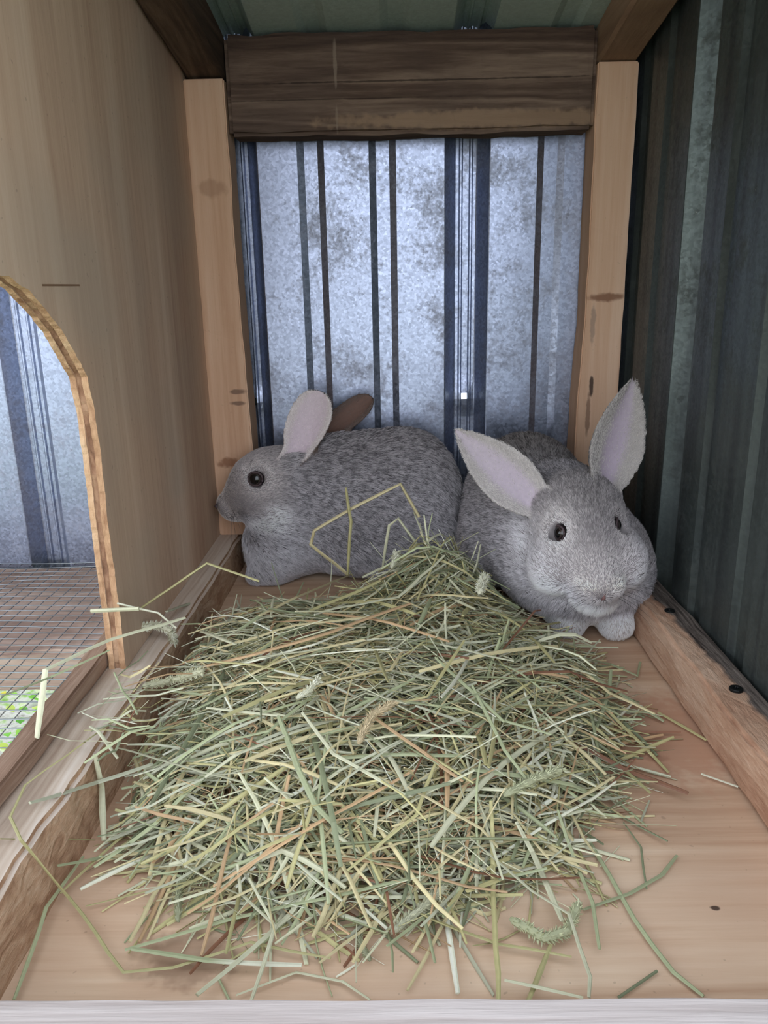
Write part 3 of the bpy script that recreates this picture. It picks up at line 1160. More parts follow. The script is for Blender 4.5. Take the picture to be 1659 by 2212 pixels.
def colour_left(v):
    v = warp_left_head(v)
    n = len(v)
    skin, hc, ln, de = base_fields(v, n)
    z, x = v[:, 2], v[:, 0]
    under = np.clip((0.045 - z) / 0.04, 0, 1)
    front = np.clip((-.065 - x) / .05, 0, 1)
    back = np.clip((z - .10) / .05, 0, 1) * (x > -.10)
    paint(hc, back * .6, np.append(L_((146, 138, 140)), 1.0))
    paint(hc, np.maximum(under * .7, front * np.clip((.090 - z) / .05, 0, 1)) * .9, np.append(L_((212, 208, 213)), 0.4))
    head = np.clip((-.100 - x) / .02, 0, 1) * np.clip((z - .065) / .02, 0, 1)
    paint(hc, head, np.append(L_((168, 161, 162)), 0.5))
    ln[:] = ln * (1 - head) + 0.0036 * head
    muz = np.clip((-.158 - x) / .02, 0, 1) * (z > .06)
    ln[:] = ln * (1 - muz) + 0.0020 * muz
    paint(hc, muz * .9, np.append(L_((214, 205, 200)), 0.15))
    paint(skin, head * .8, L_((164, 156, 156)))
    paint(hc, blob(v, (-.1405, .772, .1165), (.0200, .03, .0175)) * 1.3, np.append(L_((232, 222, 220)), 0.0))
    paint(hc, blob(v, (-.122, .772, .080), (.012, .03, .012)) * 1.3, np.append(L_((240, 237, 240)), 0.0))
    paint(hc, blob(v, (-.134, .775, .069), (.018, .03, .009)) * 1.3, np.append(L_((240, 237, 240)), 0.0))
    eyez = np.minimum(np.linalg.norm((v - (-.1405, .7655, .1165)), axis=1), np.linalg.norm((v - (-.1405, .8265, .1165)), axis=1))
    ln[eyez < .013] = .0014
    de[eyez < .0092] = 0
    ear_paint(v, (EL1,), skin, hc, ln, de, (222, 204, 214), (226, 214, 212), (104, 88, 80), .55, (216, 206, 204))
    ear_paint(v, (EL2,), skin, hc, ln, de, (128, 100, 90), (112, 92, 84), (92, 80, 76), .5, (112, 98, 92))  # far ear: its backlit shade is put into these darker colours
    feet = np.clip((.018 - z) / .01, 0, 1)
    ln[:] = ln * (1 - .4 * feet)
    return skin, hc, ln, de


def flow_left(p):
    p = warp_left_head(p)
    n = len(p)
    f = np.tile((1.0, 0.0, -.25), (n, 1)).astype(float)
    x, z = p[:, 0], p[:, 2]
    head = np.clip((-.095 - x) / .03, 0, 1) * np.clip((z - .06) / .02, 0, 1)
    f = f * (1 - head[:, None]) + np.array((.9, 0, .25)) * head[:, None]
    low = np.clip((.06 - z) / .05, 0, 1)
    f[:, 2] -= .7 * low
    rump = np.clip((x - .02) / .05, 0, 1)
    f[:, 2] -= 1.2 * rump
    lift = np.full(n, .10) - .05 * head
    for e in (EL1, EL2):
        on, inner, rim, s = e.masks(p)
        f[on] = e.F[1] + e.F[0] * 0.25 * np.sign((p[on] - e.base) @ e.F[0])[:, None]
        lift[on] = -.12
    return f, lift


rab1, v1, _ = build_rabbit('rabbit', sdf_left, (-.206, .738, -.002), (.094, .862, .206), (EL1, EL2),
                           [((-.1405, .7595, .1165), .0082, (-.25, -1, .12)), ((-.1405, .8105, .1165), .0082, (-.25, 1, .12))],
                           colour_left, flow_left, .007, 1.6e6, 3)
tag(rab1, 'grey rabbit crouching side-on with its nose against the plywood partition', 'rabbit')
for k in range(5):
    whisker(rab1, (-.172 + .002 * (k % 2), .7715, .082 - .0025 * k), (.55 - .1 * k, -1, -.1 - .12 * k), .030, .006)
nz, nf = [], []
tube_path(nz, nf, [(-.1870, .7755, .0865), (-.1880, .7745, .0840), (-.1870, .7748, .0815)], [.0010, .0016, .0008], 6)
link_mesh('nostril', nz, nf, MAT_LID, rab1, True)

# ---- rabbit lying towards the camera beside the dark metal wall
ER1 = Ear((.1290, .642, .110), (.0510, .668, .1795), (-.15, -1, .25), 0, .0235, .011, curl=.002, shape='leaf')
ER2 = Ear((.1760, .646, .122), (.2000, .664, .2225), (.10, -1, .12), 0, .0235, .013, curl=.001, shape='leaf')
HA = np.array((.159 - .153, .574 - .652, .070 - .122))
RHd = rot_to(HA)
EYA, EYB = (.1325, .6060, .1030), (.1810, .6090, .1075)


def sdf_right(p):
    d = ell(p, (.131, .768, .080), (.062, .074, .074))
    d = smin(d, ell(p, (.147, .700, .066), (.066, .070, .060)), .03)
    d = smin(d, ell(p, (.160, .655, .050), (.056, .048, .045)), .02)              # chest and dewlap
    d = smin(d, ell(p, (.197, .655, .060), (.026, .040, .040)), .02)
    d = smin(d, cap(p, (.153, .690, .095), (.155, .650, .102), .046, .040), .02)    # neck
    d = smin(d, ell(p, (.1545, .632, .1060), (.042, .0325, .032), RHd), .014)      # skull
    d = smin(d, cap(p, (.156, .612, .092), (.1608, .582, .0705), .0265, .0165), .012)  # muzzle
    d = smin(d, ell(p, (.131, .610, .076), (.022, .024, .024)), .014)             # cheeks
    d = smin(d, ell(p, (.185, .610, .078), (.020, .024, .024)), .014)
    d = smin(d, ell(p, (.1545, .5805, .0665), (.0105, .011, .0095)), .006)         # whisker pads
    d = smin(d, ell(p, (.1685, .5810, .0675), (.0105, .011, .0095)), .006)
    d = smin(d, ell(p, (.161, .594, .053), (.018, .014, .013)), .010)             # chin
    d = smin(d, cap(p, (.148, .665, .020), (.1495, .632, .0125), .015, .0142), .008)   # forepaws
    d = smin(d, cap(p, (.188, .662, .020), (.1895, .627, .0130), .015, .0145), .008)
    d = smin(d, ell(p, (.084, .745, .045), (.022, .05, .045)), .012)              # thigh
    for c in (EYA, EYB):
        d = smax(d, -ell(p, c, (.0085, .0085, .0088)), .004)
    d = smin(d, ER1.sdf(p), .006)
    d = smin(d, ER2.sdf(p), .006)
    return smax(d, .0015 - p[:, 2], .004)


def colour_right(v):
    n = len(v)
    skin, hc, ln, de = base_fields(v, n)
    x, y, z = v.T
    back = np.clip((z - .10) / .05, 0, 1) * np.clip((y - .69) / .04, 0, 1)
    paint(hc, back * .8, np.append(L_((126, 118, 114)), 1.0))
    low = np.clip((0.075 - z) / 0.06, 0, 1)
    paint(hc, low * .7, np.append(L_((210, 205, 210)), 0.45))
    head = np.clip((.662 - y) / .02, 0, 1) * np.clip((z - .052) / .02, 0, 1)
    paint(hc, head, np.append(L_((170, 163, 164)), 0.8))
    ln[:] = ln * (1 - head) + 0.0042 * head
    t_ = ((v - np.array((.153, .652, .122))) @ HA) / (HA @ HA)
    muz = np.clip((t_ - .62) / .25, 0, 1) * head
    ln[:] = ln * (1 - muz) + 0.0024 * muz
    paint(hc, muz * .8, np.append(L_((216, 208, 206)), 0.05))
    paint(skin, head * .8, L_((166, 158, 158)))
    fore = blob(v, (.1555, .620, .125), (.020, .03, .026))
    paint(hc, fore * .8, np.append(L_((150, 143, 142)), 1.0))
    cheek = np.maximum(blob(v, (.122, .60, .080), (.016, .03, .026)), blob(v, (.192, .60, .080), (.014, .03, .026)))
    paint(hc, cheek * .8, np.append(L_((208, 203, 206)), 0.2))
    paint(hc, blob(v, EYA, (.013, .02, .019)) * 1.3, np.append(L_((234, 226, 224)), 0.0))
    paint(hc, blob(v, EYB, (.009, .02, .014)) * .9, np.append(L_((190, 182, 180)), 0.05))
    for c in ((.150, .572, .0705), (.1715, .573, .072)):
        paint(hc, blob(v, c, (.0075, .015, .004)) * 1.2, np.append(L_((240, 232, 220)), 0.0))
    paint(hc, blob(v, (.161, .585, .048), (.026, .03, .008)) * 1.1, np.append(L_((240, 237, 240)), 0.0))
    paint(hc, blob(v, (.130, .592, .058), (.014, .03, .010)) * 1.0, np.append(L_((232, 228, 233)), 0.0))
    paint(hc, blob(v, (.108, .640, .085), (.008, .03, .03)) * .9, np.append(L_((224, 220, 224)), 0.05))
    paint(hc, blob(v, (.122, .598, .064), (.010, .03, .016)) * 1.1, np.append(L_((240, 236, 240)), 0.0))
    paint(hc, blob(v, (.194, .600, .064), (.009, .03, .014)) * .9, np.append(L_((226, 222, 226)), 0.0))
    paw = np.clip((.030 - z) / .008, 0, 1) * np.clip((.660 - y) / .01, 0, 1)
    paint(hc, paw, np.append(L_((244, 241, 245)), 0.1))
    paint(skin, paw, L_((200, 190, 186)))
    ln[:] = ln * (1 - paw) + 0.0038 * paw
    for c in (EYA, EYB):
        r_ = np.linalg.norm(v - np.array(c), axis=1)
        ln[r_ < .013] = .0014
        de[r_ < .0094] = 0
    ear_paint(v, (ER1,), skin, hc, ln, de, (200, 186, 198), (190, 182, 180), (104, 98, 96), .36, (194, 188, 184))
    ear_paint(v, (ER2,), skin, hc, ln, de, (176, 162, 176), (164, 157, 154), (104, 98, 96), .26, (176, 170, 166))
    return skin, hc, ln, de


def flow_right(p):
    n = len(p)
    f = np.tile((-.15, 1.0, -.35), (n, 1)).astype(float)
    x, y, z = p.T
    head = np.clip((.665 - y) / .03, 0, 1) * np.clip((z - .045) / .02, 0, 1)
    hd = np.stack([(x - .158) * 9, np.full(n, .8), np.full(n, .5)], 1)
    f = f * (1 - head[:, None]) + hd * head[:, None]
    low = np.clip((.05 - z) / .03, 0, 1) * (1 - head)
    f[:, 2] -= 1.4 * low
    f[:, 1] *= (1 - .7 * low)
    lift = np.full(n, .12) - .06 * head
    for e in (ER1, ER2):
        on, inner, rim, s = e.masks(p)
        f[on] = e.F[1] + e.F[0] * 0.25 * np.sign((p[on] - e.base) @ e.F[0])[:, None]
        lift[on] = -.12
    return f, lift


rab2, v2, _ = build_rabbit('rabbit', sdf_right, (.040, .555, -.002), (.2395, .852, .232), (ER1, ER2),
                           [((EYA[0] + .0034, EYA[1] + .0032, EYA[2]), .0072, (-1, -.36, .08)), ((EYB[0] - .0042, EYB[1] + .0036, EYB[2]), .0072, (1, -.26, .08))],
                           colour_right, flow_right, .007, 1.6e6, 8)
tag(rab2, 'grey rabbit facing the camera with white forepaws beside the dark metal wall', 'rabbit')
for k in range(6):
    whisker(rab2, (.150 - .001 * (k % 2), .5745, .0690 - .0022 * k), (-1, -.35, .25 - .14 * k), .036, .010)
    whisker(rab2, (.173 + .001 * (k % 2), .5755, .0700 - .0022 * k), (1, -.25, .20 - .14 * k), .032, .010)
# nose: pink cleft with two nostril slits
nz, nf = [], []
tube_path(nz, nf, [(.1530, .5700, .0700), (.1570, .5680, .0675), (.1605, .5670, .0655)], [.0006, .0012, .0010], 6)
tube_path(nz, nf, [(.1690, .5705, .0710), (.1648, .5682, .0680), (.1612, .5670, .0655)], [.0006, .0012, .0010], 6)
tube_path(nz, nf, [(.1608, .5668, .0662), (.1608, .5678, .0625), (.1600, .5702, .0595)], [.0014, .0018, .0012], 6)
link_mesh('nose', nz, nf, MAT_NOSE, rab2, True)

# ------------------------------------------------------------------ hay
def hay_h(x, y):
    e = ((x + .018 - .05 * (y - .48)) / .165) ** 2 + ((y - .500) / .188) ** 2
    m = .052 * max(0.0, 1 - e) ** .55
    m += .060 * math.exp(-(((x - .036) / .042) ** 2 + ((y - .668) / .055) ** 2))
    m += .026 * math.exp(-(((x + .135) / .045) ** 2 + ((y - .60) / .07) ** 2))
    m += .010 * math.exp(-(((x - .115) / .03) ** 2 + ((y - .55) / .05) ** 2))
    return m
STALKS = [
    ('bent straw bundle', 'straw', 2.79, [(-0.1695, 0.4297, 0.0154), (-0.1252, 0.3536, 0.0118), (-0.1231, 0.3495, 0.0062), (-0.1289, 0.2935, 0.0059)]),
    ('bent tan stalk', 'tan', 2.28, [(-0.1658, 0.4272, 0.0153), (-0.1237, 0.3541, 0.0105), (-0.1204, 0.348, 0.0066), (-0.1259, 0.2967, 0.0026)]),
    ('bent inner stalk', 'straw', 2.0, [(-0.1546, 0.4004, 0.0141), (-0.1215, 0.3524, 0.0104), (-0.1184, 0.3471, 0.0064), (-0.1227, 0.299, 0.0016)]),
    ('long zigzag', 'olive', 1.65, [(-0.1762, 0.4488, 0.0384), (-0.1861, 0.3983, 0.0459), (-0.2023, 0.3588, 0.0459), (-0.1979, 0.3322, 0.0459), (-0.1844, 0.315, 0.0459), (-0.1686, 0.3211, 0.006), (-0.1262, 0.2768, 0.0058), (-0.1044, 0.2796, 0.0054), (-0.0717, 0.2935, 0.0054), (-0.0333, 0.2842, 0.0054)]),
    ('white tipped', 'white', 3.58, [(-0.1256, 0.2875, 0.0079), (-0.0888, 0.2813, 0.0074), (-0.0458, 0.278, 0.0079)]),
    ('long green', 'green', 2.94, [(-0.1297, 0.2892, 0.0056), (-0.0836, 0.3075, 0.0055), (-0.0091, 0.3184, 0.0155), (0.0211, 0.326, 0.0169)]),
    ('forked', 'pale', 1.97, [(-0.0835, 0.3276, 0.0202), (-0.0804, 0.3169, 0.0119), (-0.0602, 0.2964, 0.0119), (-0.0648, 0.2547, 0.0119)]),
    ('fork prong', 'pale', 1.8, [(-0.077, 0.3224, 0.0162), (-0.0607, 0.2971, 0.0115)]),
    ('s', 'olive', 1.46, [(-0.197, 0.319, 0.0435), (-0.1729, 0.367, 0.0035)]),
    ('s', 'green', 2.48, [(-0.1763, 0.3296, 0.0184), (-0.1617, 0.3539, 0.0035), (-0.1442, 0.3551, 0.0038)]),
    ('s', 'pale', 3.72, [(-0.1763, 0.3895, 0.0438), (-0.1763, 0.3926, 0.0199), (-0.1653, 0.3617, 0.0077)]),
    ('s', 'grey', 3.38, [(-0.1668, 0.3647, 0.0037), (-0.1347, 0.3704, 0.0158)]),
    ('s', 'grey', 3.42, [(-0.1927, 0.3431, 0.0459), (-0.1761, 0.3871, 0.027), (-0.1504, 0.4085, 0.0245)]),
    ('s', 'olive', 1.66, [(-0.1598, 0.3188, 0.003), (-0.1356, 0.3275, 0.0028), (-0.093, 0.3323, 0.0111)]),
    ('s', 'tan', 2.12, [(-0.0688, 0.3563, 0.0348), (-0.0897, 0.3447, 0.0251), (-0.0932, 0.2857, 0.0055)]),
    ('s', 'tan', 2.44, [(-0.0619, 0.3723, 0.0407), (-0.0683, 0.3203, 0.0115)]),
    ('s', 'olive', 2.49, [(0.048, 0.3587, 0.0332), (0.0459, 0.3276, 0.0096), (0.0396, 0.2575, 0.0094)]),
    ('long right', 'green', 2.22, [(0.1035, 0.3666, 0.0027), (0.112, 0.3085, 0.0029), (0.1207, 0.2785, 0.0024), (0.1294, 0.2661, 0.0024)]),
    ('leaf', 'green', 2.62, [(0.0889, 0.3147, 0.0028), (0.1146, 0.3251, 0.0027), (0.1351, 0.338, 0.0026), (0.1478, 0.3523, 0.0025)]),
    ('s', 'dark', 1.26, [(0.1267, 0.3787, 0.003), (0.1306, 0.3588, 0.0027), (0.1243, 0.3286, 0.0024)]),
    ('s', 'pale', 1.97, [(0.0347, 0.3354, 0.0285), (0.05, 0.3333, 0.0146), (0.0635, 0.315, 0.0138), (0.0784, 0.3002, 0.0138), (0.0799, 0.266, 0.0135), (0.0769, 0.2559, 0.0134)]),
    ('s', 'pale', 3.33, [(0.0611, 0.3537, 0.0238), (0.0689, 0.3459, 0.011), (0.0759, 0.3025, 0.0076)]),
    ('s', 'green', 2.12, [(0.0869, 0.37, 0.0184), (0.0917, 0.3431, 0.0058), (0.0935, 0.3157, 0.006), (0.0899, 0.2881, 0.0057)]),
    ('s', 'olive', 1.95, [(0.0165, 0.3051, 0.0056), (0.0447, 0.2914, 0.0054), (0.0762, 0.2837, 0.0058)]),
    ('s', 'pale', 1.78, [(0.0436, 0.2684, 0.0094), (0.0755, 0.259, 0.0099)]),
    ('s', 'dark', 1.84, [(0.0924, 0.2655, 0.0025), (0.1137, 0.2792, 0.0024)]),
    ('s', 'olive', 2.88, [(0.0682, 0.291, 0.0056), (0.0525, 0.2607, 0.0056)]),
    ('bright chip', 'white', 2.57, [(0.1879, 0.424, 0.0029), (0.2054, 0.4109, 0.0027)]),
    ('s', 'straw', 1.68, [(0.1481, 0.4208, 0.0029), (0.1079, 0.393, 0.0128)]),
    ('s', 'olive', 2.45, [(0.1338, 0.4897, 0.023), (0.1645, 0.4435, 0.0028), (0.1682, 0.4261, 0.0029)]),
    ('s', 'dark', 2.54, [(0.1412, 0.4996, 0.0165), (0.1677, 0.4458, 0.0019)]),
    ('s', 'green', 3.67, [(0.1377, 0.5198, 0.0232), (0.185, 0.4855, 0.0028)]),
    ('s', 'olive', 2.89, [(0.1849, 0.4972, 0.0029), (0.2056, 0.4617, 0.0027)]),
    ('s', 'green', 2.9, [(0.1147, 0.5211, 0.0405), (0.1704, 0.569, 0.0041), (0.1858, 0.55, 0.0037), (0.1949, 0.5727, 0.004)]),
    ('arch', 'straw', 3.49, [(-0.0483, 0.7, 0.0347), (-0.0825, 0.7, 0.0656), (-0.0784, 0.7, 0.079), (-0.0414, 0.7, 0.1007), (0.0035, 0.7, 0.1232), (0.0205, 0.7, 0.0911)]),
    ('upright', 'olive', 3.04, [(-0.0469, 0.695, 0.1222), (-0.0432, 0.695, 0.0891), (-0.048, 0.695, 0.0366)]),
    ('s', 'pale', 3.03, [(-0.0142, 0.69, 0.0454), (-0.0074, 0.69, 0.0864), (0.0009, 0.69, 0.093), (0.0221, 0.69, 0.0615)]),
    ('bent over batten', 'pale', 4.12, [(-0.212, 0.396, 0.0505), (-0.212, 0.4184, 0.0832), (-0.19, 0.4642, 0.0804), (-0.15, 0.5024, 0.0787)]),
    ('s', 'green', 2.14, [(-0.2107, 0.3641, 0.096), (-0.2036, 0.4059, 0.0848), (-0.1811, 0.4404, 0.0847)]),
    ('s', 'white', 1.61, [(-0.1946, 0.497, 0.0928), (-0.1668, 0.497, 0.0851), (-0.1553, 0.497, 0.0734)]),
    ('s', 'pale', 3.17, [(-0.2107, 0.49, 0.0902), (-0.1774, 0.49, 0.0914)]),
    ('s', 'olive', 2.05, [(-0.1938, 0.535, 0.0715), (-0.1398, 0.535, 0.1074), (-0.1023, 0.535, 0.0927)]),
    ('s', 'grey', 4.94, [(-0.1762, 0.7022, 0.016), (-0.1866, 0.5766, 0.0518)]),
    ('brown strap', 'tan', 4.7, [(0.0093, 0.5696, 0.0588), (-0.0608, 0.5078, 0.0599), (-0.1001, 0.4917, 0.0554), (-0.137, 0.491, 0.0466)]),
    ('s', 'olive', 3.33, [(0.1459, 0.6314, 0.014), (0.0721, 0.5145, 0.0575)]),
    ('s', 'pale', 2.26, [(0.0289, 0.4988, 0.0577), (0.0791, 0.4881, 0.0495)]),
    ('s', 'green', 3.3, [(-0.0734, 0.416, 0.0514), (-0.0572, 0.3735, 0.0446), (-0.0452, 0.35, 0.0375), (-0.0303, 0.3354, 0.0323)]),
    ('s', 'pale', 2.3, [(-0.1231, 0.439, 0.0445), (-0.0741, 0.4168, 0.0515)]),
    ('s', 'pale', 2.4, [(-0.1762, 0.4228, 0.0264), (-0.1118, 0.3818, 0.0364), (-0.0577, 0.3569, 0.0394)]),
    ('s', 'pale', 2.36, [(-0.0592, 0.4176, 0.0531), (-0.0379, 0.3822, 0.0477), (0.002, 0.3556, 0.0397)]),
    ('s', 'tan', 2.39, [(-0.0184, 0.4128, 0.0542), (0.0338, 0.3676, 0.0391)]),
    ('s', 'olive', 2.38, [(-0.0472, 0.3523, 0.0372), (-0.0577, 0.3179, 0.0139)]),
    ('s', 'olive', 2.87, [(-0.0799, 0.3336, 0.0207), (-0.0459, 0.3413, 0.0306)]),
    ('s', 'white', 2.23, [(-0.0187, 0.3109, 0.0077), (-0.0077, 0.2986, 0.0077)]),
    ('s', 'straw', 2.2, [(0.0033, 0.3616, 0.0403), (0.0416, 0.3449, 0.0265), (0.0496, 0.3396, 0.0193)]),
    ('s', 'straw', 2.83, [(-0.1058, 0.5441, 0.0614), (-0.0833, 0.5892, 0.0575), (-0.0482, 0.7608, 0.0121)]),
    ('s', 'green', 3.35, [(0.0275, 0.6172, 0.0696), (0.1016, 0.6926, 0.0121), (0.1348, 0.657, 0.0082)]),
    ('s', 'olive', 3.89, [(0.0489, 0.5467, 0.0581), (0.0937, 0.7379, 0.0137), (0.1196, 0.7545, 0.012)]),
    ('s', 'pale', 3.01, [(-0.058, 0.5597, 0.0577), (-0.0002, 0.5843, 0.0584), (0.0399, 0.6282, 0.078)]),
    ('s', 'straw', 2.77, [(-0.1321, 0.5143, 0.0493), (-0.077, 0.5366, 0.0567), (-0.0145, 0.5489, 0.058)]),
    ('s', 'pale', 2.9, [(-0.1559, 0.485, 0.0357), (-0.0974, 0.4904, 0.0536), (-0.0523, 0.4934, 0.0585)]),
    ('s', 'green', 2.38, [(0.0244, 0.4794, 0.0575), (0.0632, 0.4174, 0.0451)]),
    ('s', 'green', 2.2, [(0.0466, 0.4493, 0.0527), (0.0602, 0.3951, 0.0405), (0.0732, 0.3748, 0.03)]),
    ('s', 'olive', 2.19, [(-0.0275, 0.3214, 0.0213), (0.0078, 0.3466, 0.0341), (0.0191, 0.3778, 0.0434)]),
    ('s', 'straw', 2.03, [(-0.0384, 0.2816, 0.0054), (-0.0047, 0.3139, 0.0057), (0.0312, 0.3361, 0.0224)]),
    ('s', 'straw', 1.76, [(0.0013, 0.2685, 0.0037), (0.02, 0.3071, 0.0036), (0.0329, 0.3268, 0.0105)]),
    ('s', 'green', 1.64, [(-0.0843, 0.278, 0.0016), (-0.0752, 0.264, 0.0015)]),
    ('s', 'pale', 1.43, [(-0.0735, 0.2664, 0.0039), (-0.0486, 0.2784, 0.0036), (-0.0274, 0.2737, 0.0033), (-0.0148, 0.264, 0.0036)]),
    ('s', 'green', 1.76, [(0.0141, 0.2809, 0.0058), (0.0079, 0.3167, 0.0058)]),
    ('s', 'olive', 1.79, [(-0.1746, 0.3244, 0.0059), (-0.1523, 0.3814, 0.0059), (-0.1169, 0.3774, 0.0302)]),
    ('s', 'green', 2.05, [(-0.1705, 0.2647, 0.0038), (-0.1763, 0.3125, 0.0084), (-0.1743, 0.3537, 0.0038)]),
]
HEADS = [
    ('upper right seed head', 'green', 6.75, [(0.056, 0.363, 0.0334), (0.0735, 0.3773, 0.0327), (0.0934, 0.3919, 0.03)]),
    ('curved seed head', 'green', 6.6, [(0.0512, 0.3039, 0.0079), (0.0652, 0.2924, 0.0077), (0.0773, 0.296, 0.008), (0.0856, 0.3137, 0.008)]),
    ('front seed head', 'grey', 6.3, [(-0.0058, 0.2962, 0.0077), (0.0077, 0.3096, 0.0074), (0.0213, 0.3213, 0.0121)]),
    ('tan seed head', 'tan', 6.53, [(-0.0239, 0.3854, 0.0523), (-0.0163, 0.4085, 0.0564), (-0.0025, 0.4208, 0.0578)]),
    ('seed head near partition', 'white', 7.88, [(-0.2058, 0.5438, 0.0518), (-0.1865, 0.5508, 0.0518), (-0.1761, 0.5482, 0.0482), (-0.1762, 0.5562, 0.0326)]),
    ('seed head on left', 'pale', 7.04, [(-0.1762, 0.4767, 0.0399), (-0.1598, 0.488, 0.0377), (-0.1346, 0.4815, 0.0484)]),
    ('dark seed head', 'dark', 4.72, [(-0.1096, 0.3069, 0.0049), (-0.1162, 0.3317, 0.0046), (-0.1039, 0.3385, 0.013)]),
    ('white tuft by rabbit', 'white', 8.83, [(0.0618, 0.554, 0.0738), (0.0687, 0.5843, 0.0714), (0.0714, 0.5983, 0.0707)]),
    ('white tuft at top of heap', 'white', 7.21, [(-0.0053, 0.6234, 0.0699), (-0.0021, 0.6343, 0.073), (-0.0004, 0.6475, 0.0752)]),
    ('pale seed head', 'white', 5.84, [(-0.0643, 0.4307, 0.0554), (-0.0569, 0.4379, 0.0571), (-0.0516, 0.4501, 0.0585)]),
    ('brown head', 'dark', 3.9, [(-0.0153, 0.2841, 0.004), (-0.02, 0.2938, 0.0034), (-0.0211, 0.3005, 0.0035)]),
]


PAL = {'pale': (222, 220, 188), 'straw': (224, 210, 164), 'olive': (198, 190, 138), 'green': (184, 190, 150), 'dark': (142, 148, 116),
       'grey': (200, 200, 174), 'tan': (208, 174, 134), 'brown': (152, 108, 84), 'white': (240, 238, 214)}
HAYMAT = colmat('dry_hay', 0.5, 0.35, 0.18)


def stalk_geo(verts, faces, cols, pts, wd, col, thick=0.38, roll=0.0, taper=True):
    """Flattened, slightly grooved stem with six-sided section following the polyline."""
    rows = []
    m = len(pts)
    P_ = [Vector(p) for p in pts]
    for k in range(m):
        d = (P_[min(k + 1, m - 1)] - P_[max(k - 1, 0)])
        if d.length < 1e-6:
            d = Vector((1, 0, 0))
        d.normalize()
        up = Vector((0, 0, 1)) if abs(d.z) < .9 else Vector((0, -1, 0))
        a = d.cross(up).normalized()
        b = a.cross(d)
        a, b = a * math.cos(roll) + b * math.sin(roll), b * math.cos(roll) - a * math.sin(roll)
        hw = wd * .5 * (0.72 if (taper and k in (0, m - 1)) else 1.0)
        ht = wd * .5 * thick
        row = []
        for (x, z) in ((-1, 0), (-.45, .9), (.45, .75), (1, 0), (0, -.9)):
            row.append(len(verts))
            verts.append(P_[k] + a * (hw * x) + b * (ht * z))
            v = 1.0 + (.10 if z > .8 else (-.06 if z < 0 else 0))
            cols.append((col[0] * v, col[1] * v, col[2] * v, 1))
        rows.append(row)
    for a, b in zip(rows[:-1], rows[1:]):
        for i in range(5):
            j = (i + 1) % 5
            faces.append((a[i], a[j], b[j], b[i]))
    faces.append(tuple(reversed(rows[0])))
    faces.append(tuple(rows[-1]))


def densify(pts, step=0.014, sharp=True):
    """Extra points along the segments so that a bend keeps its corner but stems are not perfectly straight."""
    out = []
    for a, b in zip(pts[:-1], pts[1:]):
        a, b = Vector(a), Vector(b)
        n_ = max(1, int((b - a).length / step))
        for k in range(n_):
            u = k / n_
            q = a.lerp(b, u)
            if 0 < k:
                q = q + Vector((rnd.uniform(-1, 1), rnd.uniform(-1, 1), rnd.uniform(-.5, .5))) * .0005
            out.append(q)
    out.append(Vector(pts[-1]))
    return out


def finish(name, vv, ff, cc):
    o = link_mesh(name, vv, ff, HAYMAT)
    ca = o.data.color_attributes.new('col', 'FLOAT_COLOR', 'POINT')
    ca.data.foreach_set('color', np.clip(np.array(cc, dtype=np.float32), 0, 1).ravel())
    return o


KEYS = ['pale', 'straw', 'olive', 'green', 'dark', 'grey', 'tan', 'brown', 'white']
WTS = [24, 17, 17, 16, 8, 9, 5, 1.8, 6]


def pick_col():
    global LAST
    LAST = rnd.choices(KEYS, WTS)[0]
    return np.array(s2l(PAL[LAST])[:3]) * rnd.uniform(.86, 1.22)


def blocked(pts):
    P_ = np.array([tuple(p) for p in pts], np.float32)
    x, y, z = P_.T
    if ((x < -.172) & (z < .041)).any() or ((x < -.195) & (y > .495)).any() or (x > .203).any() or (y < .236).any():
        return True
    if ((x < -.152) & (y > .815)).any() or (y > .85).any():
        return True
    if y.max() > .72 and (sdf_left(P_) < .004).any():
        return True
    if y.max() > .59 and x.max() > .04 and (sdf_right(P_) < .004).any():
        return True
    return False


def random_stalk(layer, spread, lmin, lmax, wmin, wmax):
    for _ in range(30):
        r_, a_ = math.sqrt(rnd.random()) * spread, rnd.random() * 6.283
        cx_, cy_ = -.018 + .166 * r_ * math.cos(a_), .500 + .192 * r_ * math.sin(a_)
        cx_ += .05 * (cy_ - .48)
        if rnd.random() < .17:
            cx_, cy_ = rnd.gauss(.036, .024), rnd.gauss(.668, .034)
        if hay_h(cx_, cy_) < .004 and rnd.random() < .55:
            continue
        L = rnd.uniform(lmin, lmax)
        ang = rnd.gauss(.35, .75) if rnd.random() < .6 else rnd.random() * math.pi
        dx, dy = math.cos(ang), math.sin(ang)
        n_ = 3 + int(L / .03)
        kink = rnd.random() < .28
        kk = rnd.uniform(.25, .75)
        dth = rnd.uniform(-1.2, 1.2) if kink else 0
        curve = rnd.gauss(0, .25)
        x, y = cx_ - dx * L * .5, cy_ - dy * L * .5
        ly = layer()
        tilt = rnd.gauss(0, .17)
        pts = []
        for k in range(n_ + 1):
            s = k / n_
            hh = hay_h(x, y)
            hc_ = hay_h(cx_, cy_)
            z = .0012 + ly * (0.35 * hh + 0.65 * hc_ * (1 - .25 * abs(s - .5))) + tilt * (s - .5) * L
            z = max(.0012, min(z, max(hh, .3 * hc_) + .012 + abs(tilt) * .03))
            pts.append(Vector((x, y, z)))
            th = ang + curve * (s - .5) + (dth if s > kk else 0)
            x += math.cos(th) * L / n_
            y += math.sin(th) * L / n_
        if not blocked(pts):
            return pts, rnd.uniform(wmin, wmax) * .001
    return None


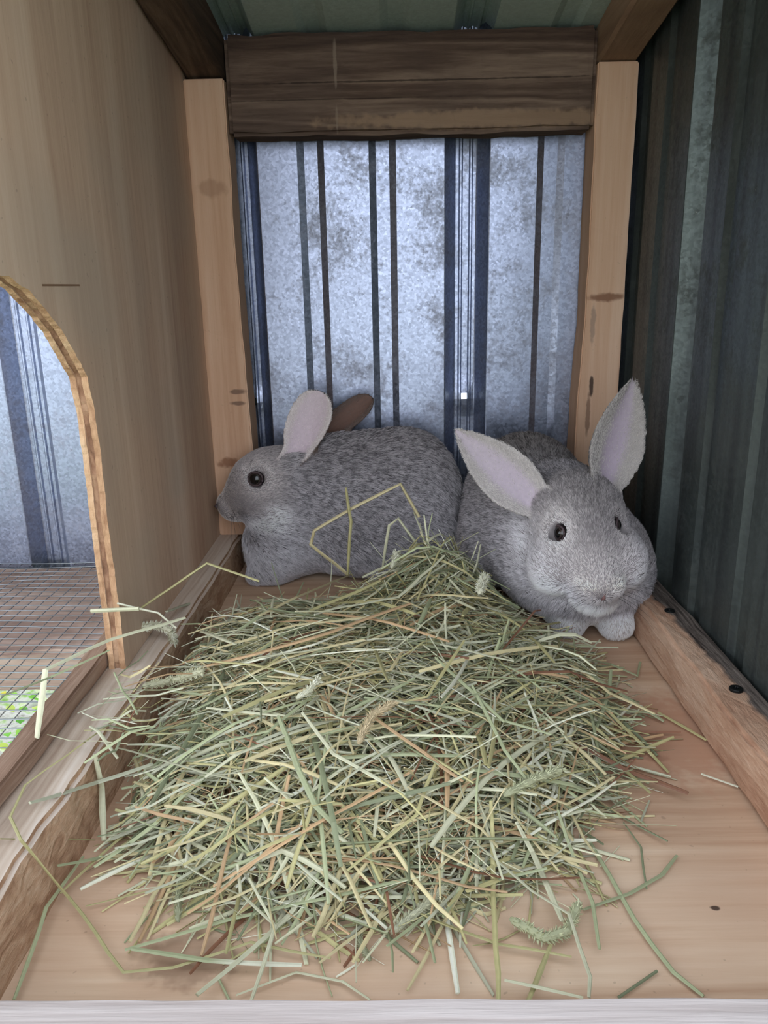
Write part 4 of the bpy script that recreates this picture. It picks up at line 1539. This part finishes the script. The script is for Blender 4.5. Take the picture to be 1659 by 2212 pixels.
# the mass of the heap
vv, ff, cc = [], [], []
for k in range(5600):
    r_ = random_stalk(lambda: rnd.random() ** .7 * .95, 1.02, .025, .095, .8, 2.5)
    if r_:
        depth = 1.0
        stalk_geo(vv, ff, cc, r_[0], r_[1], pick_col() * depth, rnd.uniform(.2, .6), rnd.uniform(-.9, .9))
# finer stems
for k in range(1300):
    r_ = random_stalk(lambda: .5 + rnd.random() * .55, 1.06, .02, .08, .3, .8)
    if r_:
        stalk_geo(vv, ff, cc, r_[0], r_[1], pick_col(), .7, 0)
# wisps that spill over the worn rail and stand up at the peak
for k in range(34):
    a_, L = rnd.gauss(.5, .6), rnd.uniform(.02, .06)
    x, y = rnd.uniform(-.188, -.160), rnd.uniform(.38, .49)
    z = .0405 + rnd.random() * .012
    pts = [Vector((x + math.cos(a_) * L * u, y + math.sin(a_) * L * u, z + rnd.gauss(0, .002) + u * .004)) for u in (-.5, -.2, .15, .5)]
    if not blocked(pts):
        stalk_geo(vv, ff, cc, pts, rnd.uniform(.0008, .0022), pick_col(), .4, rnd.uniform(-.6, .6))
for k in range(150):
    x, y = rnd.gauss(.036, .030), rnd.gauss(.66, .035)
    if rnd.random() < .5:
        r_, a_ = math.sqrt(rnd.random()), rnd.random() * 6.283
        x, y = -.03 + .15 * r_ * math.cos(a_) - .16 * (.025 + .185 * r_ * math.sin(a_)), .505 + .185 * r_ * math.sin(a_)
    L, a_, e_ = rnd.uniform(.025, .06), rnd.random() * 6.283, rnd.uniform(.35, 1.2)
    d = Vector((math.cos(a_) * math.cos(e_), math.sin(a_) * math.cos(e_), math.sin(e_)))
    b0 = Vector((x, y, max(.002, hay_h(x, y) - .015)))
    pts = [b0, b0 + d * L * .55, b0 + d * L + Vector((rnd.gauss(0, .004), rnd.gauss(0, .004), -.003))]
    if not blocked(pts):
        stalk_geo(vv, ff, cc, pts, rnd.uniform(.0007, .0018), pick_col() * 1.1, .5, rnd.uniform(-.6, .6))
# chaff and broken bits near the floor
for k in range(500):
    r_ = random_stalk(lambda: rnd.random() * .1, 1.18, .006, .03, .5, 1.6)
    if r_:
        stalk_geo(vv, ff, cc, r_[0], r_[1], pick_col(), .3, rnd.uniform(-.9, .9))
o = finish('hay_heap', vv, ff, cc)
tag(o, 'tangled heap of green and straw-coloured hay on the plywood floor', 'hay', kind='stuff')

# stalks lying on top, each one separate
CNAME = {'pale': 'pale green', 'straw': 'straw-yellow', 'olive': 'olive', 'green': 'green', 'dark': 'dark green', 'grey': 'grey-green',
         'tan': 'tan', 'brown': 'brown', 'white': 'whitish'}


def stalk_label(pts, cn, wd):
    """colour, width, length, bend and where on the heap it lies"""
    P_ = [Vector(p) for p in pts]
    L = sum((b - a).length for a, b in zip(P_[:-1], P_[1:]))
    st = (P_[-1] - P_[0]).length / max(L, 1e-6)
    c = sum(P_, Vector()) / len(P_)
    size = 'short' if L < .07 else ('long' if L > .105 else 'middling')
    wide = 'broad' if wd > .0022 else 'thin'
    bend = 'straight' if st > .985 else ('curved' if st > .93 else 'bent')
    if c.z < .008 and c.x > .10:
        where = 'on bare floor towards the two-toned rail'
    elif c.x < -.172:
        where = 'over the worn rail'
    elif c.y > .615 and c.x > -.03:
        where = 'on the heap peak between the rabbits'
    elif c.y > .58:
        where = 'on the heap below the side-on rabbit'
    elif c.y < .31:
        where = 'at the front edge of the heap'
    elif c.x < -.09:
        where = 'on the heap beside the worn rail'
    elif c.x > .055:
        where = 'on the heap facing the two-toned rail'
    elif c.y > .48:
        where = 'on the heap behind its middle'
    elif c.y > .39:
        where = 'in the middle of the heap'
    else:
        where = 'on the lower front slope of the heap'
    d = P_[-1] - P_[0]
    lie = 'crosswise' if abs(d.y) < .4 * abs(d.x) else ('lengthwise' if abs(d.x) < .4 * abs(d.y) else 'slanting')
    return f'{size} {wide} {bend} {CNAME[cn]} {lie} hay stalk {where}'.replace('middling ', '')


for k in range(210):
    r_ = random_stalk(lambda: 1.0 + .12 * rnd.random(), .98, .045, .14, 1.2, 3.5)
    if not r_:
        continue
    vv, ff, cc = [], [], []
    stalk_geo(vv, ff, cc, r_[0], r_[1], pick_col() * 1.06, rnd.uniform(.25, .6), rnd.uniform(-.6, .6))
    tag(finish('hay_stalk', vv, ff, cc), stalk_label(r_[0], LAST, r_[1]), 'hay stalk', 'loose stalks on top of the hay heap')

LAB = {'bent straw bundle': 'outermost straw stalk of the sharply bent bundle beside the worn rail',
       'bent tan stalk': 'tan middle stalk of the sharply bent bundle beside the worn rail',
       'bent inner stalk': 'innermost straw stalk of the sharply bent bundle beside the worn rail',
       'fork prong': 'short prong joining the pale forked hay stem at the front of the heap',
       'long zigzag': 'long thin zigzag hay stalk looping from the worn rail across the floor',
       'white tipped': 'flat hay blade with a bright white half lying near the front board',
       'long green': 'long straight green stalk slanting across the front of the heap',
       'forked': 'pale forked hay stem standing at the front of the heap',
       'long right': 'long green stalk stretching from the heap towards the front board',
       'leaf': 'dark green curled hay blade alone on the bare floor',
       'bright chip': 'short bright white straw piece against the two-toned rail',
       'arch': 'yellow hay stalk bent into an angular arch before the side-on rabbit',
       'upright': 'thin upright hay stalk standing before the side-on rabbit',
       'bent over batten': 'thick pale stalk bent at a right angle over the batten and mesh',
       'brown strap': 'wide tan hay stem lying across the middle of the heap'}
for (nm, cn, wmm, pts) in STALKS:
    vv, ff, cc = [], [], []
    c = np.array(s2l(PAL[cn])[:3]) * rnd.uniform(.9, 1.1)
    flat_y = max(p_[1] for p_ in pts) - min(p_[1] for p_ in pts) < .004
    stalk_geo(vv, ff, cc, densify(pts), wmm * .001, c, .95 if flat_y else .42, rnd.uniform(-.3, .3))
    if nm == 'white tipped':
        g0 = np.array(s2l(PAL['green'])[:3])
        cc = [tuple(g0) + (1,) if vv[i].x < -.082 else c_ for i, c_ in enumerate(cc)]
    o = finish('hay_stalk', vv, ff, cc)
    if nm in LAB:
        tag(o, LAB[nm], 'hay stalk', 'marked stalks of hay')
    else:
        tag(o, stalk_label(pts, cn, wmm * .001), 'hay stalk', 'loose stalks on top of the hay heap')

HLAB = {'upper right seed head': 'pale green timothy seed head on the heap edge facing the two-toned rail',
        'curved seed head': 'grey-green seed head curled like a hook near the front board',
        'front seed head': 'fuzzy grey seed head low at the front middle of the heap',
        'tan seed head': 'tan bent seed head in the middle of the heap',
        'seed head near partition': 'whitish bent seed head at the foot of the plywood partition',
        'seed head on left': 'pale straight seed head on the heap beside the worn rail',
        'dark seed head': 'dark green drooping seed head at the front of the heap',
        'white tuft by rabbit': 'small white seed tuft against the chest of the rabbit with white paws',
        'white tuft at top of heap': 'small white seed tuft at the peak of the heap',
        'pale seed head': 'small white seed head halfway up the heap',
        'brown head': 'dull brownish seed head on the floor before the heap'}
for (nm, cn, wmm, pts) in HEADS:
    path = densify(pts, .0025)
    root = bpy.data.objects.new('seed_head', None)
    COL.objects.link(root)
    tag(root, HLAB[nm], 'seed head', 'timothy seed heads in the hay')
    c = np.minimum(.85, np.array(s2l(PAL[cn])[:3]) * .62 + np.array((.30, .29, .19)))
    vv, ff, cc = [], [], []
    R_ = wmm * .0005
    tube_path(vv, ff, path, [R_ * .62 * (0.45 if k in (0, len(path) - 1) else 1) for k in range(len(path))], 7)
    cc = [(c[0] * .9, c[1] * .9, c[2] * .9, 1)] * len(vv)
    core = finish('spike', vv, ff, cc)
    core.parent = root
    vv, ff, cc = [], [], []
    tot = len(path) - 1
    for k in range(tot):
        d = (path[k + 1] - path[k]).normalized()
        up = Vector((0, 0, 1)) if abs(d.z) < .9 else Vector((1, 0, 0))
        a = d.cross(up).normalized()
        b = a.cross(d)
        s = k / max(1, tot)
        env = min(1, .55 + 3 * s, .5 + 4 * (1 - s))
        for q in range(16):
            an = rnd.random() * 6.283
            rr = R_ * .55 * env
            o0 = path[k] + d * rnd.random() * .0025
            rad_ = a * math.cos(an) + b * math.sin(an)
            tip = o0 + rad_ * (R_ * env * rnd.uniform(.95, 1.35)) + d * .0012
            i0 = len(vv)
            sd = rad_.cross(d) * .00035
            vv += [o0 + rad_ * rr + sd - d * .0003, o0 + rad_ * rr - sd - d * .0003, o0 + rad_ * rr + d * .0007, tip]
            ff += [(i0, i0 + 1, i0 + 3), (i0 + 1, i0 + 2, i0 + 3), (i0 + 2, i0, i0 + 3)]
            g_ = rnd.uniform(.8, 1.3)
            cc += [(c[0] * .8 * g_, c[1] * .8 * g_, c[2] * .8 * g_, 1)] * 3 + [(c[0] * 1.2 * g_, c[1] * 1.2 * g_, c[2] * 1.2 * g_, 1)]
    hus = finish('husks', vv, ff, cc)
    hus['kind'] = 'stuff'
    hus.parent = root
